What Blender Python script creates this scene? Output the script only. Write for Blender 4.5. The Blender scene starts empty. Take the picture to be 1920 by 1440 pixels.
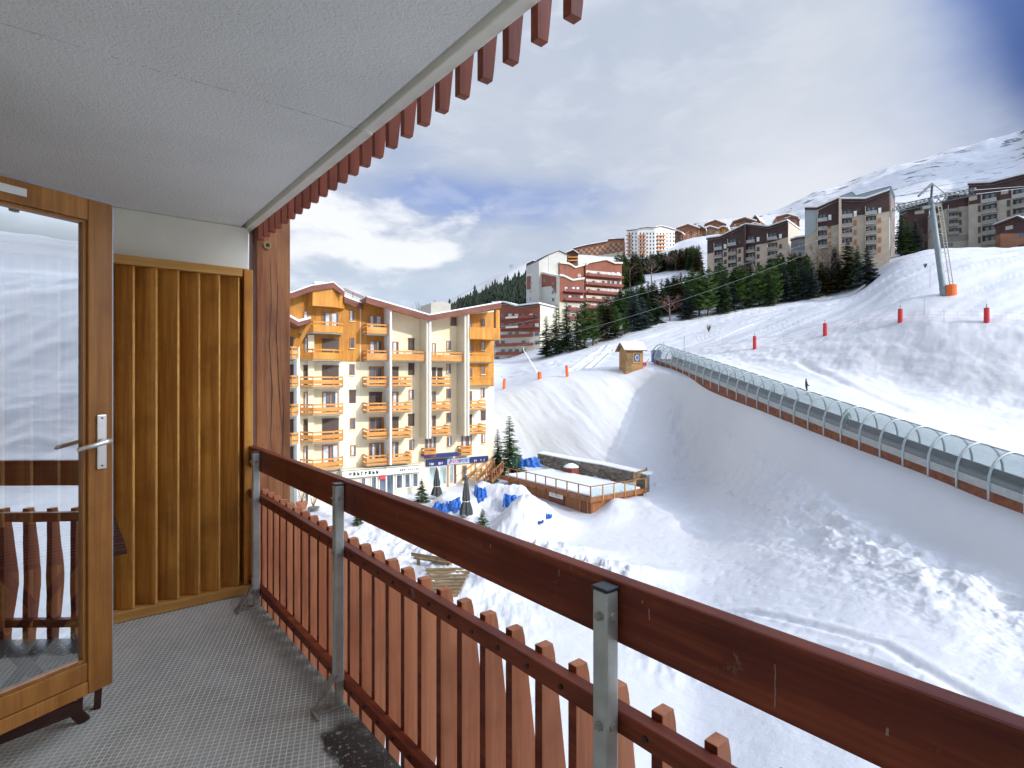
import bpy, bmesh, math, random
import numpy as np
from mathutils import Vector, Matrix
from mathutils.bvhtree import BVHTree
R = math.radians
scene = bpy.context.scene
COL = scene.collection
random.seed(7)
rng = np.random.default_rng(5)

# ------------------------------------------------------------------ camera, sky, sun
F, CX, HY = 1042.0, 960.0, 710.0
TH = R(38.8); ST, CT = math.sin(TH), math.cos(TH)
CAMZ = 1.46
cam = bpy.data.cameras.new('camera'); camo = bpy.data.objects.new('camera', cam); COL.objects.link(camo)
camo.location = (0, 0, CAMZ); camo.rotation_euler = (R(90), 0, -TH)
cam.sensor_width = 36; cam.lens = 36*F/1920; cam.shift_y = -10/1920
cam.clip_start = 0.05; cam.clip_end = 20000
scene.camera = camo

def W(lat, d, zc):                       # lateral, depth, height above the eye -> world
    return Vector((lat*CT + d*ST, -lat*ST + d*CT, zc + CAMZ))
def P(px, py, d):                        # a point seen at this place of the photograph at depth d
    return W((px-CX)/F*d, d, (HY-py)/F*d)

SUN_EL = R(27)
sh = W(.765, -.645, 0); sh.z = 0; sh.normalize()
SUND = Vector((sh.x*math.cos(SUN_EL), sh.y*math.cos(SUN_EL), math.sin(SUN_EL)))
sl = bpy.data.lights.new('sun', 'SUN'); so = bpy.data.objects.new('sun', sl); COL.objects.link(so)
sl.energy = 2.2; sl.angle = R(.55); sl.color = (1, .93, .82)
so.rotation_euler = SUND.to_track_quat('Z', 'Y').to_euler()
scene.view_settings.view_transform = 'Standard'; scene.view_settings.look = 'None'
scene.view_settings.exposure = 0.28; scene.view_settings.gamma = 1
scene.cycles.diffuse_bounces = 8; scene.cycles.max_bounces = 14; scene.cycles.transparent_max_bounces = 16

class NT:
    def __init__(s, nt): s.nt = nt; s.n = nt.nodes; s.l = nt.links
    def new(s, t, **k):
        n = s.n.new(t)
        for a, b in k.items(): setattr(n, a, b)
        return n
    def put(s, sock, v):
        if isinstance(v, bpy.types.NodeSocket): s.l.new(v, sock)
        elif v is not None:
            if sock.type == 'RGBA' and len(v) == 3: v = (*v, 1)
            sock.default_value = v
    def m(s, op, a, b=None, c=None):
        n = s.new('ShaderNodeMath', operation=op)
        s.put(n.inputs[0], a)
        if b is not None: s.put(n.inputs[1], b)
        if c is not None: s.put(n.inputs[2], c)
        return n.outputs[0]
    def mix(s, f, a, b):
        n = s.new('ShaderNodeMix', data_type='RGBA'); s.put(n.inputs[0], f)
        s.put(n.inputs[6], a); s.put(n.inputs[7], b); return n.outputs[2]
    def noise(s, v, scale, det=4, rough=.55, dist=0):
        n = s.new('ShaderNodeTexNoise'); s.put(n.inputs['Vector'], v)
        n.inputs['Scale'].default_value = scale; n.inputs['Detail'].default_value = det
        n.inputs['Roughness'].default_value = rough; n.inputs['Distortion'].default_value = dist
        return n.outputs['Fac']
    def ramp(s, v, a, b, c=0., d=1.):
        n = s.new('ShaderNodeMapRange', interpolation_type='SMOOTHSTEP'); s.put(n.inputs[0], v)
        for i, q in enumerate((a, b, c, d)): n.inputs[i+1].default_value = q
        return n.outputs[0]
    def mapping(s, v, sc=(1, 1, 1), rot=(0, 0, 0), loc=(0, 0, 0)):
        n = s.new('ShaderNodeMapping'); s.put(n.inputs[0], v)
        n.inputs['Scale'].default_value = sc; n.inputs['Rotation'].default_value = rot; n.inputs['Location'].default_value = loc
        return n.outputs[0]

def build_world():
    w = bpy.data.worlds.new('World'); scene.world = w; w.use_nodes = True
    t = NT(w.node_tree); t.n.clear()
    sky = t.new('ShaderNodeTexSky', sky_type='NISHITA'); sky.sun_disc = False
    sky.sun_elevation = SUN_EL; sky.sun_rotation = math.atan2(sh.x, sh.y); sky.altitude = 1800
    sky.air_density = 1.0; sky.dust_density = .6; sky.ozone_density = 1.6
    co = t.new('ShaderNodeTexCoord').outputs['Generated']
    # heading and height angles of the sky direction, in degrees, heading 0 = along the valley
    v = t.mapping(co, rot=(0, 0, TH))
    sx = t.new('ShaderNodeSeparateXYZ'); t.put(sx.inputs[0], v)
    az = t.m('MULTIPLY', t.m('ARCTAN2', sx.outputs[0], sx.outputs[1]), 57.2958)
    el = t.m('MULTIPLY', t.m('ARCSINE', sx.outputs[2]), 57.2958)
    # cloud-plane coordinate: clouds flatten towards the horizon
    zc = t.m('ADD', t.m('MAXIMUM', sx.outputs[2], 0), .17)
    cv = t.new('ShaderNodeCombineXYZ')
    t.put(cv.inputs[0], t.m('DIVIDE', sx.outputs[0], zc)); t.put(cv.inputs[1], t.m('DIVIDE', sx.outputs[1], zc))
    cp = cv.outputs[0]
    soft = t.noise(t.mapping(cp, sc=(1, .8, 1), rot=(0, 0, .5)), 1.05, 6, .5, .3)
    puff = t.noise(t.mapping(co, sc=(1, 1, 1.9)), 4.2, 8, .56, .25)
    fine = t.noise(t.mapping(co, sc=(1, 1, 2.6)), 9.5, 7, .55, .4)
    def blob(a0, e0, ra, re):
        x = t.m('DIVIDE', t.m('SUBTRACT', az, a0), ra); y = t.m('DIVIDE', t.m('SUBTRACT', el, e0), re)
        return t.m('EXPONENT', t.m('MULTIPLY', t.m('ADD', t.m('MULTIPLY', x, x), t.m('MULTIPLY', y, y)), -1.0))
    def add(*a):
        r = a[0]
        for q in a[1:]: r = t.m('ADD', r, q)
        return r
    mul = lambda a, b: t.m('MULTIPLY', a, b)
    gaps = add(mul(blob(0, 17.6, 17, 2.3), .62), mul(blob(-8, 19, 8, 2.0), .28), mul(blob(49, 33, 12, 13), 1.75), mul(blob(46, 22, 5, 6), .45), mul(t.ramp(el, 42, 66), .55), mul(blob(-12, 22.5, 7, 1.8), .25))
    cover = add(t.m('MULTIPLY', t.m('SUBTRACT', soft, .5), .9), mul(t.m('SUBTRACT', puff, .5), .28), mul(gaps, -.75), .83)
    cov = t.ramp(cover, .05, .80)
    blue = t.mix(t.ramp(el, 4, 24), (3.6, 4.6, 7.0), (2.1, 3.0, 6.0))
    deep = t.mix(t.ramp(az, 35, 46), blue, (.25, .62, 2.2))
    base = t.mix(.85, sky.outputs[0], deep)
    shade = t.ramp(add(soft, mul(puff, .5)), .5, 1.05)
    veil = t.mix(shade, (4.1, 4.7, 5.8), (5.3, 5.75, 6.5))
    low = t.ramp(el, 3, 17)
    veil = t.mix(low, (5.0, 6.0, 7.2), veil)
    veil = t.mix(mul(blob(28, 14, 11, 8), .8), veil, (7.4, 7.5, 8.0))
    c1 = t.mix(cov, base, veil)
    # bright cumulus low over the near building, and a small one right of it
    fl = add(mul(blob(-18, 14.5, 11, 5), .85), mul(blob(-11, 12.1, 4.6, 1.2), 1.0), mul(blob(-4, 16.3, 5, 1.6), .35), mul(t.m('SUBTRACT', puff, .5), 2.2), mul(t.m('SUBTRACT', fine, .5), 1.5), mul(t.ramp(az, 8, 26), -.6))
    fl = t.ramp(fl, .30, .85)
    c2 = t.mix(mul(fl, .85), c1, (8.6, 8.7, 9.0))
    wisp = mul(mul(t.ramp(fine, .46, .68), .24), t.m('SUBTRACT', 1.0, blob(45, 28, 16, 18)))
    c3 = t.mix(wisp, c2, (7.2, 7.4, 8.1))
    dk = mul(mul(t.ramp(fine, .5, .3), t.ramp(el, 19, 9)), .22)
    c3 = t.mix(dk, c3, (3.6, 4.3, 6.2))
    # added bright patch of unseen sky right of view, lifts the balcony's light
    dn = t.new('ShaderNodeVectorMath', operation='DOT_PRODUCT'); t.put(dn.inputs[0], co); dn.inputs[1].default_value = tuple(W(math.cos(R(34))*math.sin(R(97)), math.cos(R(34))*math.cos(R(97)), math.sin(R(34))-CAMZ))
    glow = t.m('ADD', t.m('MULTIPLY', t.m('MULTIPLY', t.ramp(dn.outputs['Value'], .66, .95), t.ramp(el, 10, 22)), 7.6), 1.0)
    vm = t.new('ShaderNodeVectorMath', operation='SCALE'); t.put(vm.inputs[0], c3); t.put(vm.inputs['Scale'], glow)
    bg = t.new('ShaderNodeBackground'); t.put(bg.inputs[0], vm.outputs[0]); bg.inputs[1].default_value = .1
    o = t.new('ShaderNodeOutputWorld'); t.l.new(bg.outputs[0], o.inputs[0])
build_world()

# ------------------------------------------------------------------ materials
MATS = {}
def newmat(name):
    m = bpy.data.materials.new(name); m.use_nodes = True; t = NT(m.node_tree); t.n.clear()
    b = t.new('ShaderNodeBsdfPrincipled'); o = t.new('ShaderNodeOutputMaterial'); t.l.new(b.outputs[0], o.inputs[0])
    MATS[name] = m
    return m, t, b, o
def bump(t, b, h, dist, st=1.):
    n = t.new('ShaderNodeBump'); n.inputs['Strength'].default_value = st; n.inputs['Distance'].default_value = dist
    t.put(n.inputs['Height'], h); t.l.new(n.outputs[0], b.inputs['Normal'])
def simple(name, c, rough=.6, metal=0, var=.12, sc=3., bd=0., spec=None, space='Object'):
    m, t, b, o = newmat(name)
    co = t.new('ShaderNodeTexCoord').outputs['Object']
    n = t.noise(co, sc, 6, .6)
    f = t.ramp(n, .25, .75)
    t.put(b.inputs['Base Color'], t.mix(f, tuple(x*(1-var) for x in c), tuple(min(1, x*(1+var)) for x in c)))
    b.inputs['Roughness'].default_value = rough; b.inputs['Metallic'].default_value = metal
    if spec is not None: b.inputs['Specular IOR Level'].default_value = spec
    if bd: bump(t, b, t.noise(co, sc*6, 5, .6), bd)
    return m
def wood(name, c1, c2, axis=2, sc=9., rough=.55, bd=.002, stretch=.06, knots=True, c3=None, wear=0.):
    m, t, b, o = newmat(name)
    co = t.new('ShaderNodeTexCoord').outputs['Object']
    s = [1, 1, 1]; s[axis] = stretch
    oi = t.new('ShaderNodeObjectInfo').outputs['Random']
    loc = t.new('ShaderNodeCombineXYZ'); t.put(loc.inputs[0], t.m('MULTIPLY', oi, 31.)); t.put(loc.inputs[1], t.m('MULTIPLY', oi, 17.)); t.put(loc.inputs[2], t.m('MULTIPLY', oi, 7.))
    va = t.new('ShaderNodeVectorMath', operation='ADD'); t.put(va.inputs[0], co); t.put(va.inputs[1], loc.outputs[0])
    v = t.mapping(va.outputs[0], sc=tuple(s))
    g = t.noise(v, sc, 7, .62, .5); g2 = t.noise(v, sc*6, 4, .6, .2); blot = t.noise(va.outputs[0], sc*.22, 4, .6)
    f = t.ramp(t.m('ADD', g, t.m('MULTIPLY', t.m('SUBTRACT', g2, .5), .45)), .3, .72)
    col = t.mix(f, c1, c2)
    col = t.mix(t.m('MULTIPLY', t.ramp(blot, .45, .7), .5), col, c3 or tuple(x*.55 for x in c1))
    col = t.mix(t.m('MULTIPLY', oi, .22), col, tuple(x*.7 for x in c1))
    b.inputs['Specular IOR Level'].default_value = .3
    if wear:
        wn = t.ramp(t.noise(co, 7, 8, .75), .62, .72)
        col = t.mix(t.m('MULTIPLY', wn, wear), col, (.42, .3, .24))
    t.put(b.inputs['Base Color'], col); b.inputs['Roughness'].default_value = rough
    t.put(b.inputs['Roughness'], t.m('ADD', t.m('MULTIPLY', g2, .3), rough-.15))
    if bd: bump(t, b, t.m('ADD', g, t.m('MULTIPLY', g2, .4)), bd, .8)
    return m
# foreground woods
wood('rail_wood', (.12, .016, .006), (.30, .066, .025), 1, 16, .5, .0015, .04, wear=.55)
wood('picket_wood', (.40, .125, .052), (.60, .25, .12), 2, 12, .55, .002, .05, c3=(.24, .075, .035))
wood('picket_edge', (.045, .010, .006), (.08, .020, .010), 2, 12, .95, .001, .05)
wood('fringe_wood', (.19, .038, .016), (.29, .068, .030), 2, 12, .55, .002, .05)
wood('post_wood', (.22, .075, .030), (.42, .18, .072), 2, 10, .6, .006, .07, c3=(.07, .03, .02))
wood('screen_wood', (.44, .155, .020), (.78, .37, .075), 2, 13, .45, .001, .035, c3=(.24, .085, .016))
wood('screen_rail_wood', (.50, .24, .06), (.68, .38, .12), 0, 10, .45, .001, .04)
wood('door_wood', (.29, .11, .022), (.48, .21, .05), 2, 16, .38, .0008, .04, c3=(.2, .07, .015))
wood('table_wood', (.045, .016, .012), (.085, .03, .022), 0, 14, .5, .001, .06)
# far woods
wood('larch', (.46, .185, .028), (.66, .32, .060), 2, 2.2, .6, 0, .08, c3=(.33, .14, .03))
wood('balcony_wood', (.52, .22, .050), (.70, .35, .11), 0, 2.5, .6, 0, .06, c3=(.36, .13, .03))
wood('fascia_wood', (.15, .050, .032), (.22, .085, .055), 0, 2.5, .6, 0, .06)
wood('deck_wood', (.24, .095, .04), (.38, .17, .075), 2, 3.5, .6, 0, .07, c3=(.16, .06, .03))
wood('hut_wood', (.30, .16, .06), (.46, .27, .11), 0, 3, .7, 0, .08)
wood('old_wood', (.18, .12, .06), (.30, .21, .11), 0, 4, .8, 0, .08)
simple('brown_frame', (.42, .165, .045), .5, var=.2)
simple('dark_brown', (.045, .020, .016), .6, var=.25)
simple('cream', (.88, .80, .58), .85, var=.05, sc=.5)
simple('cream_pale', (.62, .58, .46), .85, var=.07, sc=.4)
simple('concrete', (.40, .37, .31), .9, var=.12, sc=.5)
simple('concrete_dark', (.25, .24, .22), .9, var=.15, sc=.5)
simple('white_paint', (.78, .78, .75), .6, var=.04)
simple('red_clad', (.24, .068, .035), .7, var=.15, sc=.6)
simple('red_balcony', (.22, .050, .032), .7, var=.2, sc=.6)
simple('brick_clad', (.33, .15, .085), .8, var=.2, sc=.3)
simple('chalet_brown', (.17, .08, .045), .8, var=.3, sc=.3)
simple('dark_clad', (.060, .028, .026), .7, var=.3, sc=.5)
simple('shutter', (.085, .055, .045), .6, var=.15)
simple('awning_blue', (.012, .022, .14), .6, var=.1)
simple('sign_light', (.36, .47, .62), .5, var=.05)
simple('sign_red', (.75, .05, .06), .5, var=.02)
simple('sign_white', (.85, .85, .85), .5, var=.02)
simple('sign_black', (.02, .02, .02), .5, var=.02)
simple('orange_pad', (.72, .14, .025), .7, var=.12, sc=4)
simple('red_pad', (.50, .03, .035), .7, var=.12, sc=4)
simple('net_pink', (.62, .22, .24), .8, var=.1)
simple('galv', (.50, .53, .51), .42, metal=.45, var=.2, sc=9, bd=.0004)
simple('galv_worn', (.36, .35, .31), .6, metal=.2, var=.35, sc=30, bd=.001)
simple('pylon_blue', (.19, .235, .25), .5, metal=.2, var=.12, sc=.8)
simple('steel_grey', (.34, .37, .38), .45, metal=.5, var=.1)
simple('hoop_grey', (.38, .43, .45), .45, metal=.35, var=.12)
simple('cap_black', (.02, .028, .035), .35, var=.1)
simple('bolt_dark', (.05, .03, .025), .5, metal=.4)
simple('handle_metal', (.74, .70, .64), .3, metal=.75, var=.05, sc=30)
simple('brass_dull', (.30, .22, .10), .5, metal=.5)
simple('rubber', (.012, .012, .013), .6)
simple('umbrella_cloth', (.055, .058, .058), .8, var=.3, sc=5)
simple('tarp_blue', (.012, .105, .40), .45, var=.35, sc=3)
simple('barrel_blue', (.012, .06, .24), .4, var=.1)
simple('green_box', (.03, .08, .05), .6)
simple('machine_red', (.5, .03, .03), .5)
simple('skin', (.55, .32, .24), .6, var=.05)
simple('jacket_green', (.02, .16, .10), .7, var=.1)
simple('trouser_dark', (.02, .022, .03), .8, var=.1)
simple('bark', (.11, .075, .055), .9, var=.3, sc=6)
simple('bark_grey', (.25, .19, .17), .9, var=.25, sc=6)
simple('twig_red', (.24, .125, .11), .9, var=.2)
simple('twig_brown', (.15, .105, .075), .9, var=.25)
simple('curtain', (.62, .66, .72), .7, var=.3, sc=2.2)
simple('roof_snow', (.70, .72, .75), .65, var=.03, sc=.6, bd=.05)
simple('rock_brown', (.20, .16, .13), .9, var=.3, sc=.5)
simple('drip_pale', (.34, .22, .19), .8)
simple('terracotta', (.35, .12, .06), .8)

def m_plaster(name, c, dirt=.0, bd=.004):
    m, t, b, o = newmat(name)
    co = t.new('ShaderNodeTexCoord').outputs['Object']
    n = t.noise(co, 120, 5, .65); n2 = t.noise(co, 38, 4, .55); n3 = t.noise(co, 1.1, 5, .6)
    col = t.mix(t.ramp(n3, .3, .75), c, tuple(x*.87 for x in c))
    t.put(b.inputs['Base Color'], col); b.inputs['Roughness'].default_value = .9
    bump(t, b, t.m('ADD', t.m('MULTIPLY', n, .6), t.m('MULTIPLY', t.noise(co, 85, 3, .6, .6), 1.4)), bd, 1)
m_plaster('ceiling_plaster', (.82, .83, .80), bd=.006)
m_plaster('wall_plaster', (.86, .84, .74), bd=.0006)

def m_conifer(name, c1, c2):
    m, t, b, o = newmat(name)
    co = t.new('ShaderNodeTexCoord').outputs['Object']
    oi = t.new('ShaderNodeObjectInfo').outputs['Random']
    n = t.noise(co, 1.3, 4, .7)
    col = t.mix(t.ramp(n, .3, .7), c1, c2)
    col = t.mix(t.m('MULTIPLY', oi, .6), col, tuple(x*.55 for x in c1))
    t.put(b.inputs['Base Color'], col); b.inputs['Roughness'].default_value = .8
    b.inputs['Specular IOR Level'].default_value = .2
m_conifer('spruce_needles', (.055, .10, .042), (.12, .18, .07))
m_conifer('blue_needles', (.060, .092, .086), (.11, .15, .14))
m_conifer('pine_needles', (.085, .16, .045), (.17, .26, .075))
m_conifer('rust_needles', (.075, .062, .025), (.13, .10, .035))

def m_glass_dark(name, tint, rough=.08):
    m, t, b, o = newmat(name)
    co = t.new('ShaderNodeTexCoord').outputs['Object']
    n = t.noise(t.mapping(co, sc=(1, 1, .3)), 1.7, 3, .5)
    t.put(b.inputs['Base Color'], t.mix(t.ramp(n, .35, .65), tint, tuple(x*2.2 for x in tint)))
    b.inputs['Roughness'].default_value = rough; b.inputs['Specular IOR Level'].default_value = .9
m_glass_dark('win_glass', (.06, .075, .10))
m_glass_dark('win_glass_green', (.20, .27, .27), .15)

def m_door_glass():
    m = bpy.data.materials.new('door_glass'); m.use_nodes = True; t = NT(m.node_tree); t.n.clear(); MATS['door_glass'] = m
    tr = t.new('ShaderNodeBsdfTransparent'); tr.inputs[0].default_value = (.62, .66, .66, 1)
    gl = t.new('ShaderNodeBsdfGlossy'); gl.inputs['Roughness'].default_value = .0; gl.inputs[0].default_value = (.86, .9, .92, 1)
    co = t.new('ShaderNodeTexCoord').outputs['Object']
    bn = t.new('ShaderNodeBump'); bn.inputs['Distance'].default_value = .002; bn.inputs['Strength'].default_value = .25
    t.put(bn.inputs['Height'], t.noise(co, 3.0, 2, .5)); t.l.new(bn.outputs[0], gl.inputs['Normal'])
    fr = t.new('ShaderNodeFresnel'); fr.inputs[0].default_value = 1.5
    f = t.m('MINIMUM', t.m('ADD', t.m('MULTIPLY', fr.outputs[0], 1.6), .50), 1.0)
    mx = t.new('ShaderNodeMixShader'); t.put(mx.inputs[0], f); t.l.new(tr.outputs[0], mx.inputs[1]); t.l.new(gl.outputs[0], mx.inputs[2])
    o = t.new('ShaderNodeOutputMaterial'); t.l.new(mx.outputs[0], o.inputs[0])
m_door_glass()
def m_polycarb(name, amt, tint):
    m = bpy.data.materials.new(name); m.use_nodes = True; t = NT(m.node_tree); t.n.clear(); MATS[name] = m
    tr = t.new('ShaderNodeBsdfTransparent'); tr.inputs[0].default_value = (*tint, 1)
    pr = t.new('ShaderNodeBsdfPrincipled'); pr.inputs['Base Color'].default_value = (.55, .62, .64, 1); pr.inputs['Roughness'].default_value = .12
    fr = t.new('ShaderNodeLayerWeight'); fr.inputs[0].default_value = .35
    f = t.m('ADD', t.m('MULTIPLY', fr.outputs['Facing'], .5), amt)
    mx = t.new('ShaderNodeMixShader'); t.put(mx.inputs[0], f); t.l.new(tr.outputs[0], mx.inputs[1]); t.l.new(pr.outputs[0], mx.inputs[2])
    o = t.new('ShaderNodeOutputMaterial'); t.l.new(mx.outputs[0], o.inputs[0])
m_polycarb('polycarbonate', .10, (.76, .81, .80))
m_polycarb('rail_glass', .12, (.9, .95, .95))

def m_snow():
    m, t, b, o = newmat('snow')
    co = t.new('ShaderNodeTexCoord').outputs['Object']
    big = t.noise(co, .05, 5, .55); fine = t.noise(co, 7.0, 5, .7); med = t.noise(co, 1.1, 5, .6)
    # wind and piste streaks
    st = t.noise(t.mapping(co, sc=(1, .4, 1), rot=(0, 0, .55)), .9, 6, .62, .6)
    # distance from the balcony and height decide where rock and scrub show through the far mountain
    sx = t.new('ShaderNodeSeparateXYZ'); t.put(sx.inputs[0], co)
    far = t.ramp(sx.outputs[2], 75, 190)
    rk = t.noise(t.mapping(co, sc=(1, 1, 2.2), rot=(.3, .2, .4)), .014, 9, .66, 1.2)
    rk = t.m('MULTIPLY', t.ramp(rk, .56, .63), far)
    col = t.mix(t.ramp(big, .35, .7), (.57, .58, .605), (.655, .66, .672))
    att = t.new('ShaderNodeAttribute'); att.attribute_name = 'dirt'
    col = t.mix(att.outputs['Fac'], col, (.30, .26, .23))
    col = t.mix(rk, col, (.10, .10, .12))
    t.put(b.inputs['Base Color'], col); b.inputs['Roughness'].default_value = .55
    b.inputs['Specular IOR Level'].default_value = .25
    h = t.m('ADD', t.m('MULTIPLY', med, .9), t.m('ADD', t.m('MULTIPLY', fine, .22), t.m('MULTIPLY', st, .9)))
    bump(t, b, h, .22, .26)
m_snow()

def m_floor():
    m, t, b, o = newmat('floor_mosaic')
    co = t.new('ShaderNodeTexCoord').outputs['Object']
    v = t.mapping(co, rot=(0, 0, R(22)))
    s = t.new('ShaderNodeSeparateXYZ'); t.put(s.inputs[0], v)
    P_ = .024
    def line(c):
        f = t.m('FRACT', t.m('DIVIDE', c, P_)); return t.ramp(t.m('ABSOLUTE', t.m('SUBTRACT', f, .5)), .37, .46)
    g = t.m('MAXIMUM', line(s.outputs[0]), line(s.outputs[1]))
    n = t.noise(co, 2.2, 6, .65); n2 = t.noise(co, 16, 6, .75); n3 = t.noise(co, 70, 3, .6)
    base = t.mix(t.ramp(n, .35, .7), (.27, .262, .215), (.42, .40, .335))
    base = t.mix(t.m('MULTIPLY', t.ramp(n3, .45, .7), .5), base, (.36, .36, .32))
    base = t.mix(t.m('MULTIPLY', t.ramp(t.noise(t.mapping(co, sc=(1, .6, 1), loc=(3, 1, 0)), 1.9, 7, .7), .5, .68), .55), base, (.50, .50, .46))
    gl = t.mix(t.ramp(n2, .35, .65), (.82, .78, .67), (.64, .61, .52))
    col = t.mix(t.m('MULTIPLY', g, .85), base, gl)
    # grime streaks and the bare dark patch by the second post
    gr = t.ramp(t.noise(co, 3.1, 7, .75), .56, .70)
    col = t.mix(t.m('MULTIPLY', gr, .5), col, (.20, .19, .14))
    o2 = t.new('ShaderNodeSeparateXYZ'); t.put(o2.inputs[0], co)
    wob = t.m('MULTIPLY', t.m('SUBTRACT', t.noise(co, 9, 5, .6), .5), .16)
    e = t.m('ADD', t.m('ADD', o2.outputs[0], wob), t.m('MULTIPLY', o2.outputs[1], -.16))
    patch = t.m('MULTIPLY', t.ramp(e, .44, .47), t.ramp(t.m('ADD', o2.outputs[1], wob), 2.32, 2.25))
    dark = t.mix(g, (.05, .05, .042), (.018, .018, .016))
    dark = t.mix(t.ramp(t.noise(co, 45, 3, .7), .58, .63), dark, (.45, .45, .43))
    col = t.mix(patch, col, dark)
    edge = t.ramp(t.m('ADD', o2.outputs[0], t.m('MULTIPLY', wob, .7)), .82, .97)
    col = t.mix(t.m('MULTIPLY', edge, .55), col, (.15, .15, .125))
    t.put(b.inputs['Base Color'], col); t.put(b.inputs['Roughness'], t.mix(patch, (.7, .7, .7), (.35, .35, .35)))
    bump(t, b, t.m('ADD', g, t.m('MULTIPLY', n3, .5)), .0012, .8)
m_floor()
def m_stone():
    m, t, b, o = newmat('stone_wall')
    co = t.new('ShaderNodeTexCoord').outputs['Object']
    vo = t.new('ShaderNodeTexVoronoi'); t.put(vo.inputs['Vector'], t.mapping(co, sc=(1, 1, 1.8))); vo.inputs['Scale'].default_value = 2.2
    f = t.new('ShaderNodeSeparateColor'); t.put(f.inputs[0], vo.outputs['Color'])
    t.put(b.inputs['Base Color'], t.mix(f.outputs[0], (.11, .10, .085), (.27, .25, .21))); b.inputs['Roughness'].default_value = .9
    bump(t, b, vo.outputs['Distance'], .08, 1)
m_stone()
M = MATS

# ------------------------------------------------------------------ mesh helpers
class MB:
    def __init__(s): s.v = []; s.f = []; s.mi = []; s.cur = 0
    def quad(s, a, b, c, d):
        n = len(s.v); s.v += [tuple(a), tuple(b), tuple(c), tuple(d)]; s.f.append((n, n+1, n+2, n+3)); s.mi.append(s.cur)
    def tri(s, a, b, c):
        n = len(s.v); s.v += [tuple(a), tuple(b), tuple(c)]; s.f.append((n, n+1, n+2)); s.mi.append(s.cur)
    def hexa(s, p):                       # 8 corners: bottom 4, top 4
        n = len(s.v); s.v += [tuple(q) for q in p]
        for f in ((3, 2, 1, 0), (4, 5, 6, 7), (0, 1, 5, 4), (1, 2, 6, 5), (2, 3, 7, 6), (3, 0, 4, 7)):
            s.f.append(tuple(n+i for i in f)); s.mi.append(s.cur)
        return s
    def box(s, x0, x1, y0, y1, z0, z1):
        return s.hexa([(x0, y0, z0), (x1, y0, z0), (x1, y1, z0), (x0, y1, z0), (x0, y0, z1), (x1, y0, z1), (x1, y1, z1), (x0, y1, z1)])
    def bar(s, a, b, w, h=None, up=(0, 0, 1)):
        a = Vector(a); b = Vector(b); h = h or w; d = (b-a).normalized(); up = Vector(up)
        if abs(d.dot(up)) > .98: up = Vector((1, 0, 0))
        r = d.cross(up).normalized()*w/2; u = r.cross(d).normalized()*h/2
        return s.hexa([a-r-u, a+r-u, b+r-u, b-r-u, a-r+u, a+r+u, b+r+u, b-r+u])
    def tube(s, pts, rad, n=8, caps=True):
        pts = [Vector(p) for p in pts]; rad = rad if hasattr(rad, '__len__') else [rad]*len(pts)
        base = len(s.v); prev = None
        for i, p in enumerate(pts):
            d = (pts[min(i+1, len(pts)-1)]-pts[max(i-1, 0)]).normalized()
            ref = prev if prev is not None else (Vector((0, 0, 1)) if abs(d.z) < .9 else Vector((1, 0, 0)))
            x = (ref - d*ref.dot(d)).normalized(); prev = x; y = d.cross(x)
            for k in range(n):
                a = 2*math.pi*k/n; s.v.append(tuple(p + (x*math.cos(a)+y*math.sin(a))*rad[i]))
        for i in range(len(pts)-1):
            for k in range(n):
                a = base+i*n+k; b = base+i*n+(k+1) % n
                s.f.append((a, b, b+n, a+n)); s.mi.append(s.cur)
        if caps:
            s.f.append(tuple(base+k for k in range(n))[::-1]); s.mi.append(s.cur)
            s.f.append(tuple(base+(len(pts)-1)*n+k for k in range(n))); s.mi.append(s.cur)
        return s
    def prism(s, poly, vec):              # closed polygon (3d points) pushed along vec
        n = len(s.v); k = len(poly); vec = Vector(vec)
        s.v += [tuple(p) for p in poly] + [tuple(Vector(p)+vec) for p in poly]
        s.f.append(tuple(range(n, n+k))); s.mi.append(s.cur)
        s.f.append(tuple(range(n+2*k-1, n+k-1, -1))); s.mi.append(s.cur)
        for i in range(k):
            j = (i+1) % k; s.f.append((n+j, n+i, n+k+i, n+k+j)); s.mi.append(s.cur)
        return s
    def build(s, name, mats, parent=None, bevel=0, smooth=False, loc=None):
        me = bpy.data.meshes.new(name)
        vs = s.v
        if loc is not None: vs = [tuple(Vector(p)-Vector(loc)) for p in vs]
        me.from_pydata(vs, [], s.f); me.update()
        bm = bmesh.new(); bm.from_mesh(me); bmesh.ops.recalc_face_normals(bm, faces=bm.faces); bm.to_mesh(me); bm.free()
        if not isinstance(mats, (list, tuple)): mats = [mats]
        for m in mats: me.materials.append(MATS[m])
        if len(mats) > 1: me.polygons.foreach_set('material_index', s.mi)
        if smooth: me.polygons.foreach_set('use_smooth', [True]*len(me.polygons))
        o = bpy.data.objects.new(name, me); COL.objects.link(o)
        if loc is not None: o.location = loc
        if parent is not None: o.parent = parent
        if bevel:
            md = o.modifiers.new('bevel', 'BEVEL'); md.width = bevel; md.segments = 2; md.limit_method = 'ANGLE'
        return o
def tag(o, label=None, cat=None, group=None, kind=None):
    if label: o['label'] = label
    if cat: o['category'] = cat
    if group: o['group'] = group
    if kind: o['kind'] = kind
    return o
def thing(name, label, cat, group=None, loc=(0, 0, 0), rz=0):
    o = bpy.data.objects.new(name, None); COL.objects.link(o); o.location = loc; o.rotation_euler.z = rz
    o.empty_display_size = .2
    return tag(o, label, cat, group)
def copy_tree(o, parent=None):
    c = o.copy(); COL.objects.link(c); c.parent = parent
    for ch in o.children: copy_tree(ch, c)
    return c
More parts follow.
